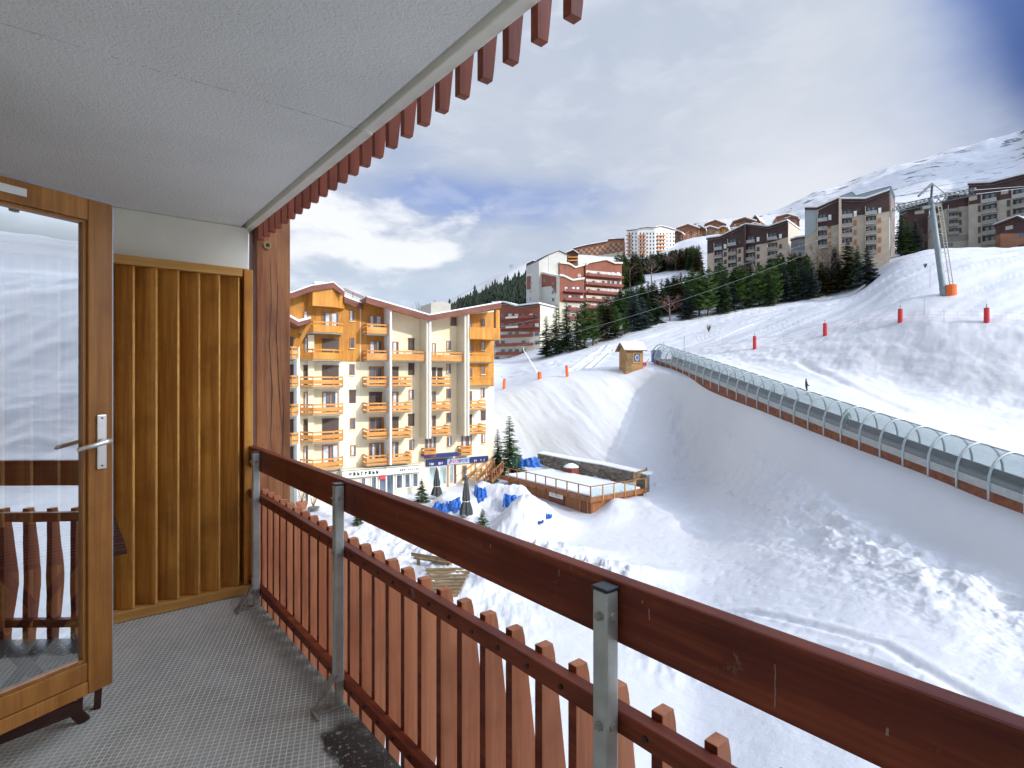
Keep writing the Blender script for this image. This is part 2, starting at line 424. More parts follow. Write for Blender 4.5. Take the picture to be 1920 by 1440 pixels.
def text_mesh(name, body, size, mat, parent, mtx, extrude=.004):
    cu = bpy.data.curves.new(name, 'FONT'); cu.body = body; cu.size = size; cu.extrude = extrude; cu.align_x = 'CENTER'; cu.align_y = 'CENTER'
    tmp = bpy.data.objects.new(name+'_tmp', cu); COL.objects.link(tmp)
    dg = bpy.context.evaluated_depsgraph_get(); me = bpy.data.meshes.new_from_object(tmp.evaluated_get(dg))
    bpy.data.objects.remove(tmp); me.name = name; me.materials.clear(); me.materials.append(MATS[mat])
    me.transform(mtx)
    o = bpy.data.objects.new(name, me); COL.objects.link(o); o.parent = parent
    return o

# ------------------------------------------------------------------ terrain
_lat = rng.random((256, 256))
def vnoise(x, y):
    xi = np.floor(x).astype(int); yi = np.floor(y).astype(int); fx = x-xi; fy = y-yi
    fx = fx*fx*(3-2*fx); fy = fy*fy*(3-2*fy)
    a = _lat[xi % 256, yi % 256]; b = _lat[(xi+1) % 256, yi % 256]; c = _lat[xi % 256, (yi+1) % 256]; d = _lat[(xi+1) % 256, (yi+1) % 256]
    return (a*(1-fx)+b*fx)*(1-fy)+(c*(1-fx)+d*fx)*fy - .5
def fbm(x, y, o=5, g=.5):
    r = 0; a = 1
    for i in range(o):
        r = r + a*vnoise(x*2**i+17.3*i, y*2**i+9.1*i); a *= g
    return r

def build_terrain():
    def pc(px, py, d):
        az = math.degrees(math.atan((px-CX)/F)); return az, d/math.cos(R(az)), (HY-py)/F*d
    def dz(px, d, z):
        az = math.degrees(math.atan((px-CX)/F)); return az, d/math.cos(R(az)), z
    px = [540, 700, 860, 940, 1010, 1100, 1200, 1250, 1300, 1450, 1600, 1680, 1750, 1920]
    rows = []
    far_l = lambda *a: a
    # every row: list of (R, z) for az -180,-60 | the pixel columns | az 55,75,100,130,180
    def row(left, cols, right):
        az = [-180., -60.]; rr = [left[0]]*2; zz = [left[1]]*2
        cols = cols[:7]+([None]+cols[7:] if len(cols) == 13 else cols[7:])
        for p, c in zip(px, cols):
            if c is None: continue
            a, r_, z = pc(p, *c[1:]) if c[0] == 'y' else dz(p, *c[1:])
            az.append(a); rr.append(r_); zz.append(z)
        for a, (r_, z) in zip((55., 75., 100., 130., 180.), right):
            az.append(a); rr.append(r_); zz.append(z)
        rows.append((az, rr, zz))
    Z = lambda d, z: ('z', d, z)
    Y = lambda py, d: ('y', py, d)
    row((.5, -12.4), [Z(.5, -12.4)]*9+[Z(.5, -11.8)]*4, [(.5, -11.8)]*5)
    row((5, -12.4), [Z(5, -12.4)]*8+[Z(5, -12.), Z(5, -11.6), Z(5, -11.5), Z(5, -11.4), Z(5, -11.3)], [(5, -11.4), (5, -11.5), (5, -12), (5, -12.2), (5, -12.4)])
    row((35, -12.3), [Z(35, -12.2), Z(38, -12.2), Z(40, -12.2), Z(42, -12.1), Z(42, -12.1), Z(42, -12.1), Z(43, -12.1), Z(42, -12), Z(29.5, -11.0), Z(24, -10.4), Z(22.2, -10.2), Z(20.6, -10.1), Z(17.8, -10.)],
        [(15, -10.4), (14, -10.8), (15, -11.6), (18, -12), (35, -12.4)])
    row((60, -12), [Z(60, -12), Z(62, -12), Z(65, -11.7), Z(66, -10.5), Y(868, 66), Y(885, 61), Y(906, 56.5), Z(57.5, -9.95), Z(39.5, -9.65), Z(30.2, -9.55), Z(27.2, -9.4), Z(25.1, -9.4), Z(21.7, -9.7)],
        [(24, -10.2), (22, -11), (24, -12), (28, -12), (60, -12.4)])
    row((75, -10), [Z(75, -10), Z(74, -9), Z(73, -7), Z(72, -5.5), Z(71, -4.8), Y(775, 69), Y(748, 71), Y(728, 69.3), Y(772, 64.2), Y(872, 45.2), Y(972, 34.2), Y(1008, 31.2), Y(1038, 29), Y(1108, 24.4)],
        [(28, -9.3), (25, -10.4), (26, -11.8), (29, -12), (75, -12.4)])
    row((90, -7), [Z(85, -6), Z(82, -4), Z(80, -2.5), Y(735, 78), Y(712, 77), Y(700, 76), Y(692, 75), Y(713, 66), Z(49.6, -3.1), Z(39.6, -4.8), Z(35.6, -5.4), Z(33, -5.8), Z(27.7, -6.7)],
        [(31.9, -8.2), (28.3, -9.8), (28, -11.5), (30, -12), (90, -12.4)])
    row((100, -6), [Z(100, -3), Z(98, -1), Z(96, 1), Y(715, 92), Y(695, 92), Y(680, 92), Y(670, 92), Y(668, 84), Y(700, 70), Y(720, 62), Y(738, 59), Y(758, 55), Y(800, 48)],
        [(60, -7), (55, -9), (50, -10.5), (60, -12), (100, -12.4)])
    row((120, -5), [Z(120, 0), Z(118, 2), Z(116, 3), Y(700, 105), Y(680, 105), Y(665, 105), Y(655, 105), Y(655, 92), Y(643, 82), Y(612, 74), Y(600, 70), Y(593, 66.5), Y(604, 60)],
        [(95, 7), (85, 2), (85, 0), (90, -8), (120, -12)])
    row((150, -3), [Z(150, 3), Z(150, 5), Z(150, 5), Y(683, 140), Y(675, 128), Y(645, 130), Y(612, 135), Y(592, 138), Y(568, 140), Y(545, 140), Y(485, 138), Y(468, 135), Y(462, 125)],
        [(150, 30), (150, 22), (155, 22), (160, 0), (160, -10)])
    row((220, 0), [Z(220, 8), Z(220, 10), Z(220, 12), Y(676, 170), Y(645, 170), Y(612, 180), Y(545, 190), Y(530, 190), Y(505, 180), Y(484, 160), Y(478, 162), Y(472, 155), Y(470, 145)],
        [(200, 36), (200, 30), (200, 30), (220, 5), (220, -5)])
    row((320, 5), [Z(350, 16), Z(350, 25), Y(590, 330), Y(548, 330), Y(528, 330), Y(512, 340), Y(505, 330), Y(480, 300), Y(440, 300), Y(430, 300), Y(420, 320), Y(410, 330), Y(400, 330)],
        [(320, 75), (320, 62), (320, 62), (320, 25), (320, 5)])
    row((430, 0), [Z(450, 10), Z(450, 25), Y(560, 430), Y(519, 440), Y(492, 450), Y(486, 460), Y(488, 470), Y(446, 480), Y(424, 480), Y(412, 520), Y(395, 560), Y(385, 600), Y(355, 640)],
        [(600, 200), (450, 85), (430, 82), (450, 40), (450, 0)])
    row((700, -60), [Z(700, -50), Z(700, -20), Z(800, 40), Z(800, 60), Z(800, 90), Z(900, 110), Z(1100, 170), Z(1200, 250), Z(1300, 330), Y(385, 1300), Y(360, 1300), Y(335, 1350), Y(295, 1400)],
        [(1400, 600), (900, 110), (900, 90), (900, 10), (900, -60)])
    row((1500, -200), [Z(1500, -200), Z(1500, -150), Z(1500, -100), Z(1500, 0), Z(1500, 60), Z(1700, 200), Z(2300, 440), Y(431, 2400), Y(414, 2400), Y(368, 2300), Y(334, 2200), Y(312, 2200), Y(276, 2200)],
        [(2200, 1050), (2000, 90), (2000, 50), (2000, -100), (2000, -200)])
    row((4000, -900), [Z(4000, -900)]*6+[Z(4200, -700)]*2+[Z(4200, -600)]*5, [(4200, -600), (4200, -800), (4000, -900), (4000, -900), (4000, -900)])
    nsub = [2, 190, 120, 70, 60, 46, 56, 64, 70, 26, 34, 34, 60, 90, 6]
    nsub = nsub[:len(rows)-1]
    azf = np.concatenate([np.linspace(-180, -60, 14)[:-1], np.linspace(-60, -24, 30)[:-1], np.linspace(-24, 44, 700)[:-1], np.linspace(44, 110, 200)[:-1], np.linspace(110, 180, 20)])
    K = len(rows); LR = np.zeros((K, len(azf))); ZZ = np.zeros((K, len(azf)))
    for k, (a, r_, z) in enumerate(rows):
        LR[k] = np.interp(azf, a, np.log(r_)); ZZ[k] = np.interp(azf, a, z)
    # soften along the heading
    def smooth_az(A, s):
        out = A.copy(); grid = np.linspace(-180, 180, 7201)
        for k in range(A.shape[0]):
            g = np.interp(grid, azf, A[k]); w = np.exp(-.5*(np.arange(-80, 81)*.05/s)**2); w /= w.sum()
            gp = np.concatenate([np.full(80, g[0]), g, np.full(80, g[-1])]); out[k] = np.interp(azf, grid, np.convolve(gp, w, 'valid'))
        return out
    LR = smooth_az(LR, .85); ZZ = smooth_az(ZZ, .85)
    tt = np.concatenate([k + np.arange(n)/n for k, n in enumerate(nsub)]+[[K-1.]])
    def up(A):
        B = np.empty((len(tt), A.shape[1])); k0 = np.minimum(tt.astype(int), K-2); f = (tt-k0)[:, None]
        # monotone-ish cubic across the rows
        d = np.diff(A, axis=0); m = np.zeros_like(A); m[0] = d[0]; m[-1] = d[-1]
        same = np.sign(d[:-1]) == np.sign(d[1:])
        m[1:-1] = np.where(same, 2*d[:-1]*d[1:]/(d[:-1]+d[1:]+1e-9*np.sign(d[1:]+1e-12)), 0.)
        A0, A1, m0, m1 = A[k0], A[k0+1], m[k0], m[k0+1]
        f2 = f*f; f3 = f2*f
        return (2*f3-3*f2+1)*A0+(f3-2*f2+f)*m0+(-2*f3+3*f2)*A1+(f3-f2)*m1
    RR = np.exp(up(LR)); Zf = up(ZZ)
    TT = np.repeat(tt[:, None], len(azf), 1); AZ = np.radians(np.repeat(azf[None], len(tt), 0))
    lat = RR*np.sin(AZ); dep = RR*np.cos(AZ)
    X = lat*CT+dep*ST; Yw = -lat*ST+dep*CT
    def bell(a, b, w):                     # weight on the rows a..b
        return 1/(1+np.exp(-(TT-a)/w)) * 1/(1+np.exp((TT-b)/w))
    inview = np.clip((np.degrees(AZ)+24)/8, 0, 1)
    # rough worked snow of the near bank, gullied bank behind deck, soft piste, mountain relief
    ridg = lambda x, y, o=4: (0.5-np.abs(fbm(x, y, o)))
    Zf += bell(1.4, 3.0, .15)*.05*fbm(X*.35, Yw*.35, 6, .55)
    rib = np.clip((np.degrees(AZ)-13)/4, 0, 1)
    Zf += bell(3.0, 4.0, .09)*rib*(1.5*(.42*ridg(X*.55+3, Yw*.55, 4)+.30*np.clip(vnoise(X*1.3, Yw*1.3), -.2, .5)+.14*fbm(X*1.8, Yw*1.8, 4)))
    Zf += bell(2.2, 3.1, .12)*rib*(.14*np.clip(vnoise(X*1.1, Yw*1.1)*1.4, -.3, .4)+.10*fbm(X*2.2, Yw*2.2, 3))
    Zf += bell(2.9, 4.6, .1)*(.26*fbm(X*.22, Yw*.22, 5, .42)+.05*ridg(X*.45, Yw*.45, 4))
    dbk = np.clip((np.degrees(AZ)+6)/4, 0, 1)*np.clip((16-np.degrees(AZ))/5, 0, 1)
    Zf += bell(3.0, 5.0, .15)*dbk*.45*fbm((lat*.8+dep*.5)*.5, dep*.07, 5, .5)
    Zf += bell(6.1, 7.0, .12)*(.45*fbm(lat*.30+dep*.15, dep*.12, 5, .5)+.22*fbm(X*.8, Yw*.8, 4)+.16*ridg(X*.5, Yw*.5))
    Zf += bell(5.0, 6.3, .1)*.12*fbm(X*.4, Yw*.4, 5)
    Zf += bell(7.0, 8.3, .15)*.9*fbm(X*.05, Yw*.09, 5)
    ca = (-20*lat+45*dep)/49; cb = (45*lat+20*dep)/49
    Zf += bell(7.0, 8.2, .08)*inview*np.clip((np.degrees(AZ)-2)/4, 0, 1)*(.34*fbm(ca*.35, cb*.035, 4, .55)+.16*vnoise(ca*1.6, cb*.07)-.14*np.clip(vnoise(ca*2.4+9, cb*.04)-.28, 0, 1)*4)
    Zf += bell(5.9, 6.3, .1)*inview*.10*vnoise((lat*.97+dep*.2)*1.3, dep*.06)
    Zf += bell(9.5, 12, .2)*4*fbm(X*.015, Yw*.015, 6)
    Zf += bell(11.8, 13.3, .15)*np.clip(RR/2200, 0, 1)*np.where(np.degrees(AZ) > 0, 1, 0)*(46*fbm(X*.0022+5, Yw*.0022, 6, .45)-34*np.abs(fbm(X*.004, Yw*.004, 5, .5)))
    # ploughed heaps and hollows:  px, depth, height, lateral radius, depth radius
    for (p, d, h, ra, rb) in ((998, 44.5, 2.1, 2.2, 2.4), (965, 44, 1.0, 1.6, 2.2), (1045, 45.5, .4, 1.8, 1.6), (905, 52.5, 1.9, 1.6, 2.2), (950, 51, 1.8, 1.5, 1.8), (985, 50, 1.5, 1.4, 1.6), (845, 50.5, 1.8, 2.0, 2.0), (1130, 46.0, .5, 1.3, 1.6),
                              (1152, 48.5, .8, 1.2, 2.5), (1195, 50, .8, 2.4, 3), (1250, 46, .6, 3, 3), (700, 47, .5, 3, 2), (770, 44, .6, 2.5, 1.5), (1060, 38, .7, 3, 1.5), (880, 36, .7, 2.2, 1.4), (950, 33, .8, 2.5, 1.2), (1180, 34, .8, 3, 1.2)):
        la = (p-CX)/F*d
        Zf += h*np.exp(-((lat-la)/ra)**2-((dep-d)/rb)**2)*(1+.16*fbm(X*.9, Yw*.9, 4))
    # broken snow clods along the edges of the groomed track and round the forecourt
    clod = np.clip(vnoise(X*1.7, Yw*1.7)*1.2+vnoise(X*3.9, Yw*3.9)*.9, -.1, .8)
    Zf += clod*.34*np.exp(-((TT-2.93)/.055)**2)*inview
    near = np.exp(-((TT-2.0)/.45)**2)*np.clip((6-np.degrees(AZ))/6, 0, 1)*inview
    Zf += near*(.36*fbm(X*.5, Yw*.5, 6, .6)+clod*.2)
    pit = np.clip(vnoise(X*2.6+4, Yw*2.6)-.12, 0, 1)*np.exp(-((TT-1.85)/.22)**2)*np.clip((np.degrees(AZ)-4)/6, 0, 1)
    Zf -= pit*.13
    # wheel and ski tracks
    dirt = np.zeros_like(Zf)
    def polydist(pts):
        dist = np.full(X.shape, 1e9)
        for a, b in zip(pts, pts[1:]):
            ab = b-a; t_ = np.clip(((X-a[0])*ab[0]+(Yw-a[1])*ab[1])/(ab@ab), 0, 1)
            dist = np.minimum(dist, np.hypot(X-a[0]-t_*ab[0], Yw-a[1]-t_*ab[1]))
        return dist
    db = polydist([np.array(P(*q)[:2]) for q in ((840, 1035, 38.5), (960, 1040, 38), (1080, 1060, 35.5), (1190, 1120, 30.5), (1300, 1210, 25))])
    Zf += np.exp(-(db/2.0)**2)*(.30+.9*np.clip(vnoise(X*1.5, Yw*1.5)*1.1+vnoise(X*3.4, Yw*3.4)*.8, -.15, .7))
    def track(pts, w, dep_):
        nonlocal Zf
        pts = [np.array(P(*q)[:2]) for q in pts]
        dist = np.full(X.shape, 1e9)
        for a, b in zip(pts, pts[1:]):
            ab = b-a; t_ = np.clip(((X-a[0])*ab[0]+(Yw-a[1])*ab[1])/(ab@ab), 0, 1)
            dist = np.minimum(dist, np.hypot(X-a[0]-t_*ab[0], Yw-a[1]-t_*ab[1]))
        Zf -= dep_*np.exp(-(dist/w)**2) - dep_*.4*np.exp(-((dist-w*1.8)/w)**2)
    track([(1068, 700, 80), (1090, 680, 92), (1120, 655, 108), (1135, 645, 115)], .35, .35)
    track([(1105, 694, 80), (1118, 680, 92), (1130, 665, 100), (1145, 650, 110)], .35, .35)
    track([(1500, 700, 72), (1600, 728, 61), (1700, 770, 52), (1850, 800, 47)], .5, .2)
    track([(1040, 1075, 34.5), (1160, 1110, 30.5), (1400, 1140, 27.5), (1650, 1215, 21.8), (1900, 1340, 16.5)], .22, .10)
    track([(1045, 1090, 33.5), (1165, 1128, 29), (1400, 1162, 25.5), (1640, 1240, 20.5), (1880, 1370, 15.8)], .22, .10)
    track([(1350, 650, 98), (1450, 630, 110), (1560, 605, 112)], .5, .3)
    # brownish scrub in the hillside ridge and the valley strip seen in the door glass
    dirt += np.clip(fbm(X*.03, Yw*.03, 5)*2.2+.1, 0, .8)*bell(10.4, 11.6, .15)*np.clip((-3-np.degrees(AZ))/5+1, 0, 1)*inview*.6
    dirt += np.clip(fbm(X*.01, Yw*.04, 5)*1.5+.55, 0, .85)*np.clip((np.degrees(AZ)-60)/8, 0, 1)*bell(9.6, 13, .2)
    dirt += np.clip(fbm(X*.5, Yw*.5, 4)*2-.1, 0, .5)*np.exp(-((TT-2.75)/.12)**2)*np.clip((-13-np.degrees(AZ))/3, 0, 1)*inview
    nr, nc = X.shape
    V = np.stack([X, Yw, Zf+CAMZ], -1).reshape(-1, 3)
    i = np.arange((nr-1)*(nc-1)); r_ = i//(nc-1); c_ = i % (nc-1); a = r_*nc+c_
    Q = np.stack([a, a+1, a+nc+1, a+nc], -1)
    me = bpy.data.meshes.new('snow_ground')
    me.vertices.add(len(V)); me.vertices.foreach_set('co', V.ravel().astype(np.float32))
    me.loops.add(Q.size); me.loops.foreach_set('vertex_index', Q.ravel().astype(np.int32))
    me.polygons.add(len(Q)); me.polygons.foreach_set('loop_start', np.arange(0, Q.size, 4, dtype=np.int32)); me.polygons.foreach_set('loop_total', np.full(len(Q), 4, dtype=np.int32))
    me.update(); me.validate()
    me.polygons.foreach_set('use_smooth', np.ones(len(me.polygons), dtype=bool))
    at = me.attributes.new('dirt', 'FLOAT', 'POINT'); at.data.foreach_set('value', np.clip(dirt, 0, 1).ravel().astype(np.float32))
    me.materials.append(MATS['snow'])
    o = bpy.data.objects.new('snow_ground', me); COL.objects.link(o); tag(o, kind='structure')
    bvh = BVHTree.FromPolygons([tuple(v) for v in V.tolist()], [tuple(q) for q in Q.tolist()])
    return o, bvh
ground, BVH = build_terrain()
EYE = Vector((0, 0, CAMZ))
def G(px, py):                            # where this line of sight meets the ground
    d = P(px, py, 1.0)-EYE
    h = BVH.ray_cast(EYE, d.normalized(), 9000)
    return h[0]
def gz(x, y):
    h = BVH.ray_cast(Vector((x, y, 3000)), Vector((0, 0, -1)), 9000)
    return h[0].z if h[0] else 0
def depth_of(p): return p.x*ST+p.y*CT
def on_ground(px, d):
    p = W((px-CX)/F*d, d, 0); p.z = gz(p.x, p.y); return p

# ------------------------------------------------------------------ our balcony
def balcony():
    mb = MB(); mb.box(-.8, .985, -3.2, 4.35, -.22, 0)
    tag(mb.build('balcony_floor', 'floor_mosaic'), kind='structure')
    CZ = CAMZ+1.04
    mb = MB()
    # slab in two pours, with the joint groove between them
    mb.box(-.8, .938, -3.2, 4.32, CZ, CZ+.2); mb.box(.9385, .967, -3.2, 4.32, CZ+.032, CZ+.19)
    ce = tag(mb.build('balcony_ceiling', 'ceiling_plaster'), kind='structure')
    mb = MB(); rc = random.Random(9); x = -.75; yy = 2.205
    while x < .935:
        x2 = x+rc.uniform(.008, .03); y2 = 2.206+rc.uniform(-.0022, .0022)+.004*math.sin(x*7)
        on = rc.random() < (.9 if (x > .62 or -.25 < x < -.02 or .30 < x < .42) else .42)
        if on:
            w_ = rc.uniform(.0004, .0014)*(1.5 if x > .7 else 1)
            mb.quad((x, yy-w_, CZ-.0004), (x2, y2-w_*.8, CZ-.0004), (x2, y2+w_*.8, CZ-.0004), (x, yy+w_, CZ-.0004))
        x, yy = x2, y2
    for k in range(60):
        x = rc.uniform(-.7, .93); y_ = 2.206+rc.gauss(0, .012); r_ = rc.uniform(.0005, .0018); mb.quad((x-r_, y_-r_, CZ-.0005), (x+r_, y_-r_*.6, CZ-.0005), (x+r_*.8, y_+r_, CZ-.0005), (x-r_, y_+r_*.7, CZ-.0005))
    mb.build('crack', 'dark_brown', ce)
    mb = MB(); mb.box(.970, 1.022, 2.212, 4.34, CZ-.004, CZ+.18); mb.box(.968, 1.020, -3.2, 2.2, CZ-.002, CZ+.18)
    tag(mb.build('slab_edge_strip', 'wall_plaster', bevel=.006), 'pale concrete drip strip along the outer edge of the balcony ceiling', 'edge trim')
    mb = MB(); mb.box(-.798, .985, 4.125, 4.33, CAMZ+.752, CZ-.002)
    mb.build('white_beam', 'wall_plaster', bevel=.004)
    tag(bpy.data.objects['white_beam'], 'white rendered beam above the slatted wooden screen', 'beam')
    # facade of our flat with the doorway the door hangs in
    mb = MB()
    for (y0, y1, z0, z1) in ((3.0, 4.33, 0, CZ), (-3.2, 1.9, 0, CZ), (1.9, 3.0, 2.2, CZ)): mb.box(-1.02, -.80, y0, y1, z0+.0, z1)
    mb.build('facade_wall', 'wall_plaster'); tag(bpy.data.objects['facade_wall'], 'white house wall of the balcony behind the open glass door', 'wall')
    # house body, plus an added unseen block placed to keep sun off the balcony
    t = thing('house_and_sun_block', 'balcony house body and added sun blocking wing, rendered white, outside the picture', 'building')
    mb = MB(); mb.box(2.05, 9.0, -12, -6.2, -12.5, 10.5); mb.box(-12, -1.03, -14, 4.3, -12.5, 10.5); mb.box(-1.02, 1.0, -14, 4.3, 3.2, 3.5); mb.build('wall', 'cream_pale', t)
    # railing
    ra0 = random.Random(4)
    rt = thing('balcony_railing', 'brown wooden balcony railing with tapered pickets on galvanised posts', 'railing')
    Y0, Y1 = -1.2, 4.09
    mb = MB(); mb.box(.973, 1.018, Y0, Y1, CAMZ-.598, CAMZ-.458); mb.build('handrail_board', 'rail_wood', rt, bevel=.006)
    m = MB(); hb = bpy.data.objects['handrail_board']
    for yy, za, zb_, w_ in ((.472, -.502, -.578, .0010), (1.02, -.482, -.498, .0012), (1.31, -.486, -.493, .0016), (1.9, -.50, -.52, .0012), (2.26, -.49, -.532, .0008), (3.05, -.49, -.51, .0012), (.76, -.480, -.486, .0018), (.742, -.492, -.512, .0012), (.30, -.53, -.537, .0015)):
        z = za; x_ = yy
        while z > zb_:
            z2 = z-.006; x2 = x_+ra0.uniform(-.0007, .0007); w2 = w_*ra0.uniform(.5, 1.5)
            m.quad((.9726, x_-w_, CAMZ+z), (.9726, x_+w_, CAMZ+z), (.9726, x2+w2, CAMZ+z2), (.9726, x2-w2, CAMZ+z2)); z, x_ = z2, x2
    m.build('paint_drip', 'drip_pale', hb)
    posts = [3.80, 2.42, .845, -.70]
    mb = MB(); mb.box(.972, 1.010, Y0, Y1, CAMZ-.800, CAMZ-.748); mb.build('middle_rail', 'rail_wood', rt, bevel=.003)
    mb = MB(); mb.box(.972, 1.010, Y0, Y1, .068, .112); mb.build('bottom_rail', 'rail_wood', rt, bevel=.003)
    y = Y1-.06; k = 0
    zt = CAMZ-.733
    pk = None
    ra = random.Random(3)
    while y > Y0:
        w0, w1, w2 = .043, .0625, .043     # half widths: top, middle, bottom
        m = MB()
        za, zb, zc_, zd = -.36, .02, .34, 0
        # lozenge board: narrow top, widest in the lower half, narrow foot
        # each picket is a fin standing across the rail: straight inner edge, bellied outer edge
        q_ = ra.uniform(-.002, .002); yc = y+ra.uniform(-.002, .002)
        prof = [(0, -.30), (.030+q_, -.30), (.056+q_, .0), (.097+q_, .26), (.097+q_, .33), (.050+q_, zt-.03), (.042+q_, zt), (0, zt)]
        m.prism([(1.0115+a, yc-.015, b) for a, b in prof], (0, .030, 0))
        m.mi = [0]*2+[0]*(len(prof)-1)+[1]    # inner edge takes the rails' dark wood: its shade put into the colour
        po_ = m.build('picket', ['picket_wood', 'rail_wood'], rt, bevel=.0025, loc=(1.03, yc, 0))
        if k % 1 == 0:
            for zz in (CAMZ-.775, .090):
                b_ = MB(); b_.tube([(.9725, yc, zz), (.968, yc, zz)], .0075, 8); so_ = b_.build('screw_head', 'bolt_dark', po_); so_.location = (-1.03, -yc, 0)
        y -= .1312; k += 1
    for py in posts:
        m = MB(); m.box(.930, .970, py-.021, py+.021, .115, CAMZ-.475); po = m.build('post', 'galv', rt, bevel=.004)
        m = MB(); m.box(.927, .9715, py-.024, py+.024, CAMZ-.475, CAMZ-.466); m.build('post_cap', 'cap_black', po, bevel=.003)
        m = MB()
        m.box(.835, .975, py-.026, py+.026, .001, .008); m.box(.835, .842, py-.06, py+.03, .001, .022)
        m.bar((.845, py-.012, .012), (.938, py-.012, .150), .007, .026, up=(0, 1, 0)); m.bar((.845, py+.014, .012), (.938, py+.014, .150), .007, .020, up=(0, 1, 0))
        m.box(.936, .972, py-.010, py+.010, .008, .116)
        m.tube([(.885, py+.034, .01), (.885, py+.034, .03)], .009, 6)
        m.build('foot_bracket', 'galv_worn', po, bevel=.002)
        for zz in (CAMZ-.53, CAMZ-.775):
            m = MB(); m.tube([(.929, py, zz), (.924, py, zz)], .011, 6); m.tube([(.924, py, zz), (.917, py, zz)], .005, 8)
            m.tube([(.95, py-.0215, zz), (.95, py-.027, zz)], .010, 6); m.build('bolt', 'galv_worn', po)
    # lower ends of the upper balcony's pickets hanging past the ceiling
    ft = thing('upper_balcony_fringe', 'row of red brown picket ends hanging below the edge of the balcony ceiling', 'picket fringe')
    y = 4.20; k = 0
    while y > -.6:
        m = MB(); w0, w1 = .027, .050
        z0 = CAMZ+.955
        m.prism([(1.030, y-.015, z0), (1.030+.041, y-.015, z0), (1.030+.046, y-.015, z0+.03), (1.030+.088, y-.015, z0+.40), (1.030, y-.015, z0+.40)], (0, .030, 0))
        m.build('picket_end', 'fringe_wood', ft, bevel=.0025, loc=(1.04, y, z0)); y -= .1312
    m = MB(); m.box(1.026, 1.033, -.8, 4.26, CAMZ+1.25, CAMZ+1.42); m.build('fringe_rail', 'rail_wood', ft)
    # heavy post
    pt = thing('wooden_post', 'thick cracked red brown timber post at the outer end of the screen', 'post')
    m = MB(); m.box(1.034, 1.262, 4.115, 4.32, -2.4, CZ+1.3)
    m.build('timber', 'post_wood', pt, bevel=.006)
    m = MB()
    for (xx, pts) in ((1.125, [(0, 2.32), (.008, 2.0), (-.006, 1.7), (.012, 1.4), (.004, 1.05), (.022, .78)]), (1.165, [(-.01, 2.38), (.012, 2.1), (.0, 1.78), (.014, 1.5), (.03, 1.2), (.055, .95)]), (1.205, [(0, 1.5), (.01, 1.2), (.0, .9), (.012, .6)])):
        n_ = 26; xs_ = np.interp(np.linspace(pts[0][1], pts[-1][1], n_), [q[1] for q in pts][::-1], [q[0] for q in pts][::-1]); zs_ = np.linspace(pts[0][1], pts[-1][1], n_)
        w_ = [.0004+.0034*math.sin(math.pi*k/(n_-1))*ra.uniform(.5, 1.3) for k in range(n_)]; xs_ = [v+ra.uniform(-.0018, .0018) for v in xs_]
        for k in range(n_-1): m.quad((xx+xs_[k]-w_[k], 4.1143, zs_[k]), (xx+xs_[k]+w_[k], 4.1143, zs_[k]), (xx+xs_[k+1]+w_[k+1], 4.1143, zs_[k+1]), (xx+xs_[k+1]-w_[k+1], 4.1143, zs_[k+1]))
    m.build('crack', 'dark_brown', pt)
    m = MB()
    for k in range(20):
        a = 2*math.pi*k/20; b = 2*math.pi*(k+1)/20
        for r0, r1 in ((.014, .027),):
            m.hexa([(1.105+r0*math.cos(a), 4.105, 2.395+r0*math.sin(a)), (1.105+r1*math.cos(a), 4.105, 2.395+r1*math.sin(a)), (1.105+r1*math.cos(b), 4.105, 2.395+r1*math.sin(b)), (1.105+r0*math.cos(b), 4.105, 2.395+r0*math.sin(b)),
                    (1.105+r0*math.cos(a), 4.114, 2.395+r0*math.sin(a)), (1.105+r1*math.cos(a), 4.114, 2.395+r1*math.sin(a)), (1.105+r1*math.cos(b), 4.114, 2.395+r1*math.sin(b)), (1.105+r0*math.cos(b), 4.114, 2.395+r0*math.sin(b))])
    m.build('washer', 'brass_dull', pt)
    m = MB(); m.tube([(1.105, 4.113, 2.395), (1.105, 4.108, 2.395)], .012, 10); m.build('bolt', 'bolt_dark', pt)
    # louvred screen
    st = thing('slatted_screen', 'honey coloured wooden screen of upright louvre boards closing the balcony end', 'screen')
    m = MB(); m.box(-.795, .93, 4.05, 4.17, CAMZ+.688, CAMZ+.742); m.build('top_rail', 'screen_rail_wood', st, bevel=.003)
    m = MB(); m.box(-.795, 1.02, 4.05, 4.19, .004, .062); m.build('bottom_rail', 'screen_rail_wood', st, bevel=.003)
    m = MB(); m.box(.945, 1.0, 4.07, 4.15, .063, CAMZ+.742); m.build('end_stile', 'screen_wood', st, bevel=.003)
    m = MB(); m.box(-.795, 1.0, 4.182, 4.195, .063, CAMZ+.742); m.build('back_panel', 'screen_wood', st)
    x = .905; k = 0
    while x > -.75:
        ang = R(35+ra.uniform(-1.5, 1.5))
        # the right edge of each board stands forward
        dx, dy = math.cos(ang), -math.sin(ang); w = .142; th = .023
        a = Vector((x, 4.066, 0)); b = a-Vector((dx, dy, 0))*w; nn = Vector((-dy, dx, 0))*th
        m = MB(); m.hexa([(*b.xy, .063), (*a.xy, .063), (*(a+nn).xy, .063), (*(b+nn).xy, .063), (*b.xy, CAMZ+.687), (*a.xy, CAMZ+.687), (*(a+nn).xy, CAMZ+.687), (*(b+nn).xy, CAMZ+.687)])
        o = m.build('slat', 'screen_wood', st, bevel=.003, loc=(x, 4.1, 0))
        m = MB(); e = a+Vector((dx, dy, 0))*.0012
        m.hexa([(*a.xy, .064), (*e.xy, .064), (*(e+nn).xy, .064), (*(a+nn).xy, .064), (*a.xy, CAMZ+.686), (*e.xy, CAMZ+.686), (*(e+nn).xy, CAMZ+.686), (*(a+nn).xy, CAMZ+.686)])
        m.build('slat_edge', 'screen_rail_wood', st)
